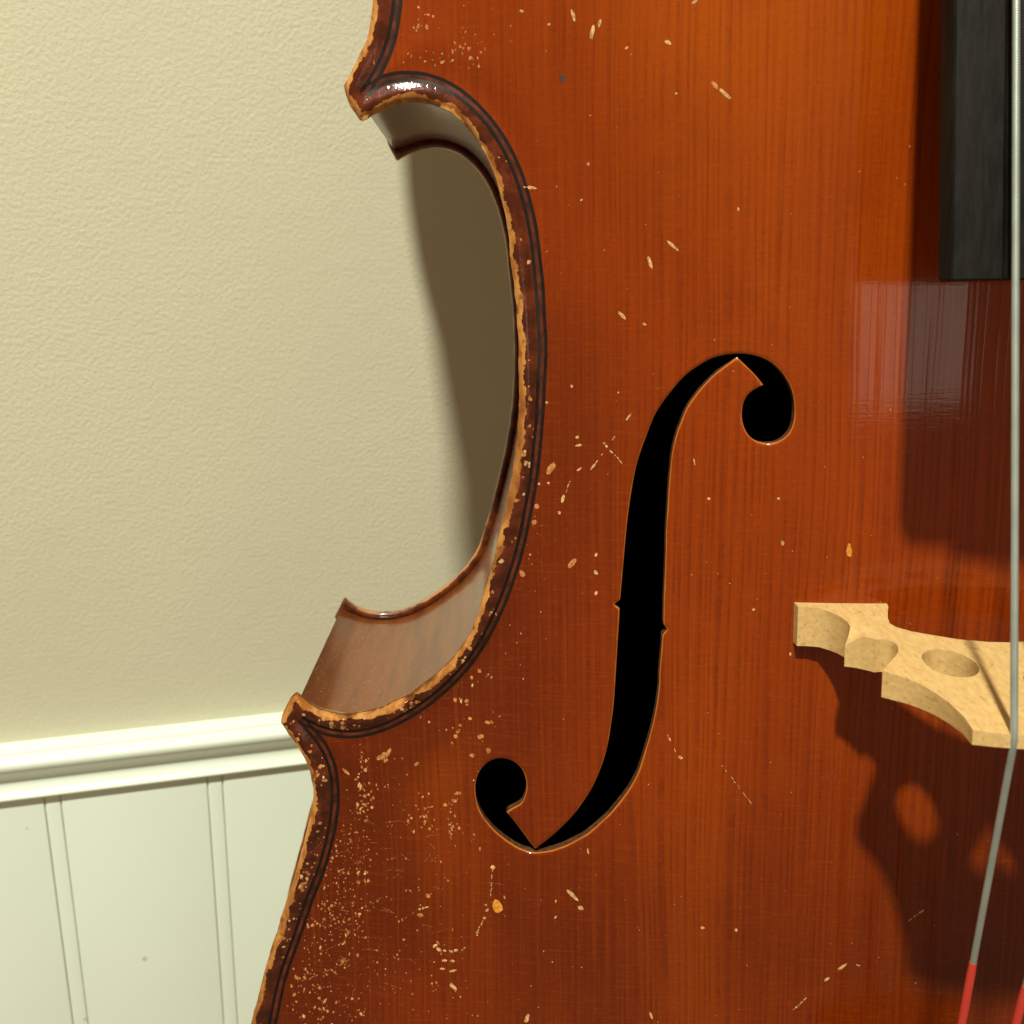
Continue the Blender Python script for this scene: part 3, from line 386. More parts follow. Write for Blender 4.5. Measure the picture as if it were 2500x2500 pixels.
def mat_silk():
    k = NT('red_silk')
    p = k.obj()
    wv = k.n('ShaderNodeTexWave', wave_type='BANDS', bands_direction='Z')
    k.put(wv.inputs['Vector'], p)
    wv.inputs['Scale'].default_value = 900.0
    wv.inputs['Distortion'].default_value = 1.0
    c = k.mix(wv.outputs[1], (0.50, 0.030, 0.018), (0.64, 0.055, 0.032))
    k.set(Base_Color=c, Roughness=0.6, Normal=k.bump(wv.outputs[1], 0.35, 0.0001))
    return k.m


M_TOP = mat_spruce()
M_FWALL = mat_simple('cut_spruce', (0.085, 0.035, 0.012), 0.55, nscale=500, namt=0.5)
M_INSIDE = mat_simple('inside_wood_shade', (0.012, 0.007, 0.004), 0.9, nscale=80, spec=0.05)  # near-black colour stands in for the lack of light inside the body
M_RIB = mat_rib()
M_BACK = mat_back_edge()
M_BLACKSTRIP = mat_simple('blackened_purfling', (0.009, 0.004, 0.003), 0.5, coat=0.12, nscale=400, namt=0.4, bump=0.4, spec=0.2)
M_BROWNSTRIP = mat_simple('brown_purfling', (0.075, 0.0145, 0.004), 0.45, coat=0.15, nscale=260, namt=0.55, bump=0.4, spec=0.2)
M_CHIP = [mat_simple('pale_scratch', (0.52, 0.31, 0.13), 0.6, nscale=1200, namt=0.45, spec=0.3),
          mat_simple('bare_spruce_chip', (0.41, 0.165, 0.045), 0.6, nscale=1200, namt=0.5, spec=0.3),
          mat_simple('dark_dent', (0.055, 0.028, 0.016), 0.6, nscale=900, namt=0.4),
          mat_simple('honey_wood', (0.58, 0.24, 0.025), 0.45, nscale=900, namt=0.25),
          mat_simple('dull_rubbed_wood', (0.30, 0.125, 0.035), 0.6, nscale=1500, namt=0.6),
          mat_simple('fine_speck', (0.46, 0.20, 0.085), 0.5, nscale=1500, namt=0.4)]
M_BRIDGE = mat_bridge()
M_EBONY = mat_ebony()
M_WALL = mat_wall()
M_WHITE = mat_white()
M_STRING = mat_string('wound_string', (0.37, 0.435, 0.405), 0.40)
M_SILK = mat_silk()
M_NECK = mat_simple('neck_maple', (0.28, 0.11, 0.03), 0.4, coat=0.5, nscale=90, namt=0.3, stretch=(1, 1, 0.2))


# ---------------------------------------------------------------- mesh helpers
def L(p):
    """cello frame (u, v, w) mm -> the cello's local metres (x right, y back, z up)"""
    p = np.asarray(p, float)
    return np.stack([p[..., 0], -p[..., 2], p[..., 1]], -1) * MM


def make(name, verts, faces, mats, parent=None, smooth=True, fmat=None, attrs=None, sharp=None):
    me = bpy.data.meshes.new(name)
    me.from_pydata([tuple(v) for v in verts], [], [tuple(int(i) for i in f) for f in faces])
    for mt in (mats if isinstance(mats, (list, tuple)) else [mats]):
        me.materials.append(mt)
    if fmat is not None:
        me.polygons.foreach_set('material_index', np.asarray(fmat, dtype=np.int32))
    if smooth:
        me.polygons.foreach_set('use_smooth', np.ones(len(me.polygons), dtype=bool))
    for k, a in (attrs or {}).items():
        at = me.attributes.new(k, 'FLOAT', 'POINT')
        at.data.foreach_set('value', np.asarray(a, dtype=np.float32))
    me.update()
    if smooth and sharp:
        me.set_sharp_from_angle(angle=math.radians(sharp))
    ob = bpy.data.objects.new(name, me)
    COL.objects.link(ob)
    if parent is not None:
        ob.parent = parent
    return ob


def resample(P, step, closed=False):
    P = np.asarray(P, float)
    if closed:
        P = np.vstack([P, P[:1]])
    n = len(P)
    out = []
    for i in range(n - 1):
        p0 = P[i - 1] if i > 0 else (P[-2] if closed else 2 * P[0] - P[1])
        p1, p2 = P[i], P[i + 1]
        p3 = P[i + 2] if i + 2 < n else (P[1] if closed else 2 * P[-1] - P[-2])
        mm = max(2, int(np.linalg.norm(p2 - p1) / (step * 0.3)))
        for t in np.linspace(0, 1, mm, endpoint=False):
            out.append(0.5 * (2 * p1 + (p2 - p0) * t + (2 * p0 - 5 * p1 + 4 * p2 - p3) * t * t + (3 * p1 - p0 - 3 * p2 + p3) * t ** 3))
    out.append(P[-1])
    out = np.array(out)
    s = np.r_[0, np.cumsum(np.linalg.norm(np.diff(out, axis=0), axis=1))]
    q = np.linspace(0, s[-1], max(2, int(round(s[-1] / step))) + 1)
    R = np.stack([np.interp(q, s, out[:, j]) for j in range(P.shape[1])], 1)
    return R[:-1] if closed else R


def inside(poly, pts):
    x, y = pts[:, 0], pts[:, 1]
    r = np.zeros(len(pts), bool)
    a = poly
    b = np.roll(poly, -1, 0)
    for (x1, y1), (x2, y2) in zip(a, b):
        if y1 == y2:
            continue
        c = ((y1 > y) != (y2 > y)) & (x < (x2 - x1) * (y - y1) / (y2 - y1) + x1)
        r ^= c
    return r


def dist_to(poly, pts, closed=True):
    a = poly if closed else poly[:-1]
    b = np.roll(poly, -1, 0) if closed else poly[1:]
    d = b - a
    dd = np.maximum((d ** 2).sum(1), 1e-12)
    out = np.empty(len(pts))
    for i in range(0, len(pts), 1500):
        p = pts[i:i + 1500]
        e = p[:, None] - a[None]
        t = np.clip((e * d[None]).sum(2) / dd, 0, 1)
        r = e - t[..., None] * d[None]
        out[i:i + 1500] = np.sqrt((r ** 2).sum(2).min(1))
    return out


def normals2d(P, closed=False):
    """left-hand normals of a polyline"""
    if closed:
        t = np.roll(P, -1, 0) - np.roll(P, 1, 0)
    else:
        t = np.gradient(P, axis=0)
    t = t / np.maximum(np.linalg.norm(t, axis=1, keepdims=True), 1e-9)
    return np.stack([-t[:, 1], t[:, 0]], 1)


def mirror(P):
    return (np.asarray(P, float) * (-1, 1))[::-1]


# ---------------------------------------------------------------- the belly's shape
SEG = [np.array(s, float) for s in (UPPER, TIP_UPPER, WAIST, TIP_LOWER, LOWER)]
LEFT = np.vstack([SEG[0][:-1], SEG[1], SEG[2], SEG[3], SEG[4]])          # top centre -> down the left -> bottom centre
keep = [0]
for i in range(1, len(LEFT)):
    if np.linalg.norm(LEFT[i] - LEFT[keep[-1]]) > 0.4:
        keep.append(i)
LEFT = LEFT[keep]


def densify(P):
    R = resample(P, 0.8)
    k = (R[:, 1] > -165) & (R[:, 1] < 185)
    k[::3] = True
    return R[k]


LEFTD = densify(LEFT)
# knocks and wear have made the edge slightly uneven
_r = np.random.default_rng(3)
_w = np.convolve(_r.normal(0, 1, len(LEFTD) + 4), np.ones(5) / 5, 'valid') * 0.16 + np.convolve(_r.normal(0, 1, len(LEFTD) + 24), np.ones(25) / 25, 'valid') * 0.35
_w[0] = _w[-1] = 0
LEFTD = LEFTD + normals2d(LEFTD) * _w[:, None]
OUT = np.vstack([LEFTD, mirror(LEFTD)[1:-1]])          # closed loop, counter-clockwise seen from the front
OUTC = np.vstack([LEFT, mirror(LEFT)[1:-1]])
F_LEFT = np.array(F_HOLE, float)
F_RIGHT = mirror(F_LEFT)

_K = np.array([(-356, 20), (-340, 110), (-315, 160), (-285, 188), (-250, 205), (-210, 213), (-170, 211), (-130, 198), (-95, 183), (-60, 163),
               (-30, 140), (0, 124), (40, 115), (75, 114), (105, 120), (130, 133), (160, 149), (190, 160), (230, 173), (275, 178), (315, 169),
               (345, 150), (370, 120), (390, 75), (402, 20)], float)
_VS = np.arange(-360, 406, 2.0)
_g = np.exp(-.5 * (np.arange(-15, 16) * 2 / 12.) ** 2)
_HS = np.convolve(np.pad(np.interp(_VS, _K[:, 0], _K[:, 1]), 15, 'edge'), _g / _g.sum(), 'valid')


def arch(u, v):
    b = np.interp(v, _VS, _HS) - 9
    s = np.clip(1 - np.abs(u) / np.maximum(b, 1), 0, 1) ** .65
    H = 22 * np.sqrt(np.clip(1 - ((v - 20) / 384.) ** 2, 0, 1))
    return H * np.sin(np.pi / 2 * s) ** 2


def edge_profile(t):
    R = 2.2
    r = np.where(t < R, -(R - np.sqrt(np.maximum(R * R - (R - np.minimum(t, R)) ** 2, 0))), 0)
    x = np.clip((t - 2.2) / 3.6, 0, 1)
    y = np.clip((t - 6.5) / 9.0, 0, 1)
    return r - 1.1 * (x * x * (3 - 2 * x)) * (1 - y * y * (3 - 2 * y))


def surf(pts):
    pts = np.atleast_2d(np.asarray(pts, float))
    q = np.stack([-np.abs(pts[:, 0]), pts[:, 1]], 1)
    t = dist_to(LEFT, q, closed=False)
    return arch(pts[:, 0], pts[:, 1]) + edge_profile(t), t


# ---------------------------------------------------------------- cello root
root = bpy.data.objects.new('cello', None)
COL.objects.link(root)
mr = Matrix([list(ROT[:, 0]), list(-ROT[:, 2]), list(ROT[:, 1])]).transposed().to_4x4()
base_uvw = np.array((0., -356., -56.))                                       # the body's lower end is the thing's base
mr.translation = world(base_uvw)
root.matrix_world = mr
root['label'] = 'worn red-brown varnished cello with chipped edges leaning in front of the cream wall'
root['category'] = 'cello'
BASE = L(base_uvw)


def part(name, verts_uvw, faces, mats, parent=None, **kw):
    """a part of the cello; parts and sub-parts share the bridge-centred frame"""
    ob = make(name, L(verts_uvw), faces, mats, None, **kw)
    ob.parent = parent or root
    if parent is None:
        ob.location = -BASE
    return ob


# ---------------------------------------------------------------- belly (top plate)
random.seed(4)
rng = np.random.default_rng(7)


def build_top():
    nin = normals2d(OUT, True)
    if not inside(OUTC, OUT + nin * 1.5).mean() > 0.5:
        nin = -nin
    pts = [OUT]
    nb = len(OUT)
    loops = [(0, nb)]
    for F in (F_LEFT, F_RIGHT):
        loops.append((sum(len(p) for p in pts), len(F)))
        pts.append(F)
    con = []
    for s, n in loops:
        con += [(s + i, s + (i + 1) % n) for i in range(n)]
    extra = []
    for t in (0.07, 0.28, 0.62, 1.1, 1.65, 2.3, 3.0):
        R = OUT + nin * t
        q = np.stack([-np.abs(R[:, 0]), R[:, 1]], 1)
        d = dist_to(LEFT, q, False)
        extra.append(R[(np.abs(d - t) < 0.12 * t + 0.02) & inside(OUTC, R)])
    for F in (F_LEFT, F_RIGHT):
        nf = normals2d(F, True)
        if inside(F, F + nf * 0.3).mean() > 0.5:
            nf = -nf
        for t in (0.22, 0.55, 1.1):
            R = F + nf * t
            d = dist_to(F, R)
            extra.append(R[(d > t * 0.85) & ~inside(F, R)])

    def grid(step, u0, u1, v0, v1):
        uu, vv = np.meshgrid(np.arange(u0, u1, step), np.arange(v0, v1, step * 0.866))
        uu = uu + (np.arange(len(vv)) % 2)[:, None] * step / 2
        g = np.stack([uu.ravel(), vv.ravel()], 1)
        return g + rng.uniform(-.12, .12, g.shape) * step

    vis = (-207, 45, -152, 178)
    fine = grid(1.0, *vis)
    mid = grid(2.0, *vis)
    coarse = grid(6.0, -220, 220, -356, 404)
    for g, lo_, hi_ in ((fine, 3.5, 11.0), (mid, 11.0, 999), (coarse, 3.6, 999)):
        g = g[inside(OUTC, g)]
        q = np.stack([-np.abs(g[:, 0]), g[:, 1]], 1)
        d = dist_to(LEFT, q, False)
        g = g[(d >= lo_) & (d < hi_)]
        if g is not None and hi_ == 999 and lo_ == 3.6:
            g = g[(g[:, 0] < vis[0]) | (g[:, 0] > vis[1]) | (g[:, 1] < vis[2]) | (g[:, 1] > vis[3])]
        for F in (F_LEFT, F_RIGHT):
            bb = (g[:, 0] > F[:, 0].min() - 3) & (g[:, 0] < F[:, 0].max() + 3) & (g[:, 1] > F[:, 1].min() - 3) & (g[:, 1] < F[:, 1].max() + 3)
            bad = np.zeros(len(g), bool)
            if bb.any():
                bad[bb] = inside(F, g[bb]) | (dist_to(F, g[bb]) < 1.7)
            g = g[~bad]
        extra.append(g)
    P = np.vstack(pts + extra)
    res = delaunay_2d_cdt([Vector(p) for p in P], con, [], 0, 1e-6)
    V = np.array([tuple(v) for v in res[0]])
    T = np.array([f for f in res[2]])
    cen = V[T].mean(1)
    ok = inside(OUT, cen)
    for F in (F_LEFT, F_RIGHT):
        ok &= ~inside(F, cen)
    T = T[ok]
    # map original boundary indices to output indices
    where = {}
    for i, src in enumerate(res[3]):
        for s in src:
            where[s] = i
    w, t = surf(V)
    fdv = np.minimum(dist_to(F_LEFT, V), dist_to(F_RIGHT, V))
    w = w - 0.45 * np.clip(1 - fdv / 0.55, 0, 1) ** 2
    verts = [np.column_stack([V, w])]
    faces = [tuple(x) for x in T]
    fm = [0] * len(faces)
    ed = [t]
    fd = [fdv]
    n0 = len(V)
    # outer rim: rounded over the lower arris to the underside
    b0 = [where[i] for i in range(nb)]
    prev = b0
    for tt, ww in ((0.0, -2.9), (0.35, -3.9), (1.2, -4.5), (5.5, -4.6)):
        R = OUT + nin * tt
        verts.append(np.column_stack([R, np.full(nb, ww)]))
        cur = list(range(n0, n0 + nb))
        n0 += nb
        for i in range(nb):
            j = (i + 1) % nb
            faces.append((prev[i], prev[j], cur[j], cur[i]))
            fm.append(0)
        ed.append(np.full(nb, 0.0))
        fd.append(np.full(nb, 50.0))
        prev = cur
    # walls of the two f-holes (own vertices, so the arris stays crisp)
    for (s, n) in loops[1:]:
        idx = [where[s + i] for i in range(n)]
        P0 = verts[0][idx]
        a = list(range(n0, n0 + n))
        verts.append(P0)
        n0 += n
        verts.append(P0 - np.array((0, 0, 2.7)))
        b = list(range(n0, n0 + n))
        n0 += n
        ed += [np.full(2 * n, 40.0)]
        fd += [np.full(2 * n, 0.0)]
        for i in range(n):
            j = (i + 1) % n
            faces.append((a[i], b[i], b[j], a[j]))
            fm.append(1)
    V3 = np.vstack(verts)
    return part('top_plate', V3, faces, [M_TOP, M_FWALL], fmat=fm, attrs=dict(edge_d=np.concatenate(ed), f_d=np.concatenate(fd)))


top = build_top()


# ---------------------------------------------------------------- purfling let into the belly
def ribbon(name, path, off, width, mat, lift):
    P = resample(path, 1.0)
    n = normals2d(P)
    rows = []
    wob = np.convolve(rng.normal(0, 1, len(P) + 8), np.ones(9) / 9, 'valid') * 0.10
    for e in (-0.5, 0.0, 0.5):
        Q = P + n * (off + e * width + wob[:, None])
        w, _ = surf(Q)
        rows.append(np.column_stack([Q, w + lift + (0.02 if e == 0 else 0.0)]))
    V = np.vstack(rows)
    k = len(P)
    F = []
    for r in range(2):
        for i in range(k - 1):
            F.append((r * k + i, r * k + i + 1, (r + 1) * k + i + 1, (r + 1) * k + i))
    return part(name, V, F, mat, parent=top)


off_u = SEG[0] + normals2d(SEG[0]) * 6.4
off_l = SEG[4] + normals2d(SEG[4]) * 6.4
if not inside(OUTC, off_u[30:60]).all():
    off_u = SEG[0] - normals2d(SEG[0]) * 6.4
    off_l = SEG[4] - normals2d(SEG[4]) * 6.4
pu = np.vstack([off_u[(off_u[:, 1] > 178)], np.array(PURFLING_UPPER)])
pl = np.vstack([np.array(PURFLING_LOWER), off_l[(off_l[:, 1] < -150)]])
pc = np.array(PURFLING_C)
for path in (pu, pc, pl):
    for side in (1, -1):
        q = path if side == 1 else mirror(path)
        ribbon('black_purfling', q, -0.92, 0.92, M_BLACKSTRIP, 0.05)
        ribbon('brown_purfling', q, 0.0, 1.1, M_BROWNSTRIP, 0.04)
        ribbon('black_purfling', q, 0.92, 0.92, M_BLACKSTRIP, 0.05)


# ---------------------------------------------------------------- chips, specks and scratches in the varnish
def build_chips():
    pol, kinds = [], []

    def blob(c, ax, half, wid, kind, n=8, jag=0.28):
        ax = np.asarray(ax, float)
        ax = ax / max(np.linalg.norm(ax), 1e-9)
        ay = np.array((-ax[1], ax[0]))
        a = np.linspace(0, 2 * np.pi, n, endpoint=False) + rng.uniform(0, .6)
        r = 1 + rng.uniform(-jag, jag, n)
        pol.append(np.asarray(c) + np.outer(np.cos(a) * r * half, ax) + np.outer(np.sin(a) * r * wid, ay))
        kinds.append(kind)

    for u, v, du, dv, wid, kind in MARKS:
        half = math.hypot(du, dv)
        if half > 6 * wid and half > 1.2:                     # a scratch: broken into dashes
            s = -half
            d = np.array((du, dv)) / half
            while s < half:
                ln = rng.uniform(0.5, 1.6)
                if rng.random() < 0.8:
                    blob(np.array((u, v)) + d * (s + ln / 2) + rng.normal(0, .06, 2), d, ln / 2, max(wid * rng.uniform(.5, 1.1), .07), kind, 6)
                s += ln + rng.uniform(0, .25)
        elif kind == 4:                                        # rubbed patch of torn fibres
            for _ in range(46):
                blob(np.array((u, v)) + rng.normal(0, .8, 2), (du + rng.normal(0, .4), dv), rng.uniform(.2, .6), rng.uniform(.06, .14), 4, 6)
        else:
            blob((u, v), (du, dv), half, wid, kind, 11, 0.2)
    for u, v, su, sv, n, a, b in CLUSTERS:
        for _ in range(int(n * (1.5 if v > 100 and u < -100 else (0.66 if b > .75 else .8)))):
            c = np.array((u, v)) + rng.normal(0, 1, 2) * (su, sv)
            r = rng.uniform(a, b) * rng.uniform(.3, 1.0) ** 1.3 / 2
            asp = rng.uniform(.35, 1.0)
            an = rng.normal(1.45, .5)
            blob(c, (math.cos(an), math.sin(an)), r / asp ** .5, r * asp ** .5, 5 if b < .5 else int(rng.choice((1, 4, 5, 0), p=(.42, .22, .24, .12))), 7, .35)
    # fine handling scratches on the lower bout
    for _ in range(70):
        c = np.array((rng.normal(-165, 16), rng.normal(-95, 24)))
        an = rng.uniform(-.9, 1.2)
        d = np.array((math.cos(an), math.sin(an)))
        cur = rng.normal(0, .25)
        for s in np.arange(0, rng.uniform(1.0, 5.0), .45):
            d = d + np.array((-d[1], d[0])) * cur * .2
            c = c + d * .45
            if rng.random() < .7:
                blob(c, d, .26, rng.uniform(.035, .075), 5 if rng.random() < .7 else 4, 5, .2)
    # flakes lost from the border between edge and purfling
    W = resample(SEG[2], 1.0)
    nw = normals2d(W)
    if not inside(OUTC, W[20:40] + nw[20:40] * 2).all():
        nw = -nw
    Lw = resample(SEG[4][SEG[4][:, 1] > -140], 1.0)
    nl = normals2d(Lw)
    if not inside(OUTC, Lw[20:40] + nl[20:40] * 2).all():
        nl = -nl
    for Pp, nn, n in ((W, nw, 80), (Lw, nl, 50)):
        dens = np.convolve(rng.random(len(Pp) + 12), np.ones(13) / 13, 'valid')
        dens = np.clip((dens - .42) / .2, 0.03, 1) * np.clip((80 - Pp[:, 1]) / 60, 0.12, 1)
        for i in rng.choice(len(Pp), n, p=dens / dens.sum()):
            t = rng.uniform(2.2, 4.9)
            r = rng.uniform(.2, .75) * rng.uniform(.5, 1)
            an = rng.uniform(0, 3.1)
            blob(Pp[i] + nn[i] * t + rng.normal(0, .2, 2), (math.cos(an), math.sin(an)), r * 1.25, r, 1 if rng.random() < .7 else 0, 8, .35)
    cen = np.array([p.mean(0) for p in pol])
    good = inside(OUTC, cen)
    good &= ~inside(F_LEFT, cen) & (dist_to(F_LEFT, cen) > .25)
    allp = np.vstack(pol)
    w, t = surf(allp)
    wc, tc = surf(cen)
    V, F, fm = [], [], []
    k = 0
    for i, p in enumerate(pol):
        n = len(p)
        ww = w[k:k + n]
        tmin = t[k:k + n].min()
        k += n
        if not good[i] or tmin < 1.2 or kinds[i] is None:
            continue
        s = len(V)
        V += [(*x, y + .035) for x, y in zip(p, ww)] + [(*cen[i], wc[i] + .045)]
        for j in range(n):
            F.append((s + j, s + (j + 1) % n, s + n))
            fm.append(kinds[i])
    ob = part('varnish_chips', V, F, M_CHIP, parent=top, fmat=fm)
    ob['kind'] = 'stuff'
    ob['label'] = 'small chips and scratches showing bare pale wood'


build_chips()


# ---------------------------------------------------------------- ribs and back
DEEP = -106.0


def offset_seg(P, d):
    P = resample(P, 1.5)
    n = normals2d(P)
    q = P + n * d
    if not inside(OUTC, q[len(q) // 3:len(q) // 2]).all():
        q = P - n * d
    return q


def corner(A, tip, B):
    """bring two rib curves together in one point just inside the plate's blunt corner"""
    t = np.asarray(tip, float)
    mid = t[0] * 0.35 + t[-1] * 0.65 if UPPER_TIP(t) else t[0] * 0.65 + t[-1] * 0.35
    a = A[np.linalg.norm(A - mid, axis=1) > 5.5]
    c = B[np.linalg.norm(B - mid, axis=1) > 5.5]
    p = mid + ((a[-1] + c[0]) / 2 - mid) / np.linalg.norm((a[-1] + c[0]) / 2 - mid) * 2.3

    def lead(P0, P1, P2):
        # quadratic blend from the curve's own direction into the corner
        d = P0 - P1
        d /= np.linalg.norm(d)
        ctl = P0 + d * np.linalg.norm(P2 - P0) * 0.5
        s = np.linspace(0, 1, 8)[1:, None]
        return P0 * (1 - s) ** 2 + 2 * ctl * s * (1 - s) + P2 * s ** 2
    a2 = np.vstack([a, lead(a[-1], a[-3], p)])
    c2 = np.vstack([lead(c[0], c[2], p)[::-1], c])
    return a2, c2


def UPPER_TIP(t):
    return t[:, 1].mean() > 0


ru, rc, rl = offset_seg(SEG[0], 3.6), offset_seg(SEG[2], 3.6), offset_seg(SEG[4], 3.6)
ru, rc = corner(ru, SEG[1], rc)
rc, rl = corner(rc, SEG[3], rl)
ru[0, 0] = 0
rl[-1, 0] = 0


def back_shift(P, f=1.0):
    """the back is a few millimetres wider than the belly in the lower bout"""
    s = np.clip((-55 - P[:, 1]) / 60, 0, 1) * np.clip((P[:, 1] + 356) / 60, 0, 1)
    return P + np.column_stack([np.clip(P[:, 0] / 60, -1, 1) * 4.0 * s * s * (3 - 2 * s) * f, np.zeros(len(P))])


def wall_strip(name, P, w0, w1, mat, rows=10):
    k = len(P)
    V, F = [], []
    for r in range(rows + 1):
        w = w0 + (w1 - w0) * r / rows
        V.append(np.column_stack([back_shift(P, r / rows), np.full(k, w)]))
    for r in range(rows):
        for i in range(k - 1):
            F.append((r * k + i, (r + 1) * k + i, (r + 1) * k + i + 1, r * k + i + 1))
    return part(name, np.vstack(V), F, mat)


for P in (ru, rc, rl):
    wall_strip('rib', P, -4.4, DEEP, M_RIB)
    wall_strip('rib', mirror(P), -4.4, DEEP, M_RIB)


def build_back():
    OB = np.vstack([LEFT, mirror(LEFT)[1:-1]])
    OB = np.vstack([resample(LEFT, 1.4), mirror(resample(LEFT, 1.4))[1:-1]])
    nin = normals2d(OB, True)
    if not inside(OUTC, OB + nin * 1.5).mean() > 0.5:
        nin = -nin
    OB = OB + nin * 0.9
    for tip, ins in ((SEG[1], rc[0]), (SEG[3], rc[-1])):        # the back's corners are shorter than the belly's
        for sg in (1, -1):
            m0 = tip.mean(0) * (sg, 1)
            d0 = np.linalg.norm(OB - m0, axis=1)
            f0 = np.clip(1 - d0 / 11, 0, 1)[:, None]
            OB = OB + (ins * (sg, 1) - m0) / np.linalg.norm(ins * (sg, 1) - m0) * 0.9 * f0
    n = len(OB)
    prof = ((5.2, -1.2), (3.4, -1.1), (2.3, -0.5), (1.2, -0.05), (0.6, 0.0), (0.18, -0.3), (0.0, -0.9), (0.1, -3.2), (0.8, -4.1), (2.0, -4.5))
    V, F, ed = [], [], []
    for r, (t, w) in enumerate(prof):
        V.append(np.column_stack([back_shift(OB) + nin * t, np.full(n, DEEP + w)]))
        ed.append(np.full(n, t if r < 7 else 0.0))
        if r:
            for i in range(n):
                j = (i + 1) % n
                F.append(((r - 1) * n + i, (r - 1) * n + j, r * n + j, r * n + i))
    fm = [0] * len(F)
    # arched back (outside) and the inside face with shade in its colour
    uu, vv = np.meshgrid(np.arange(-216, 217, 9.0), np.arange(-352, 402, 9.0))
    g = np.stack([uu.ravel(), vv.ravel()], 1)
    g = g[inside(OUTC, g)]
    g = g[dist_to(OUTC, g) > 4]
    lp = back_shift(OB) + nin * 2.0
    con = [(i, (i + 1) % n) for i in range(n)]
    res = delaunay_2d_cdt([Vector(p) for p in np.vstack([lp, g])], con, [], 0, 1e-6)
    Q = np.array([tuple(x) for x in res[0]])
    T = np.array(res[2])
    T = T[inside(lp, Q[T].mean(1))]
    d = dist_to(OUTC, Q)
    base = sum(len(x) for x in V)
    V.append(np.column_stack([Q, DEEP - 4.5 - arch(Q[:, 0], Q[:, 1]) * np.clip((d - 2) / 8, 0, 1)]))
    F += [tuple(x + base) for x in T]
    fm += [0] * len(T)
    ed.append(np.full(len(Q), 20.0))
    base2 = base + len(Q)
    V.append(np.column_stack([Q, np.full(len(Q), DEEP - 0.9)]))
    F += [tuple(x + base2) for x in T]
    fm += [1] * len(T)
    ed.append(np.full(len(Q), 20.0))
    return part('back_plate', np.vstack(V), F, [M_BACK, M_INSIDE], fmat=fm, attrs=dict(edge_d=np.concatenate(ed)))


build_back()

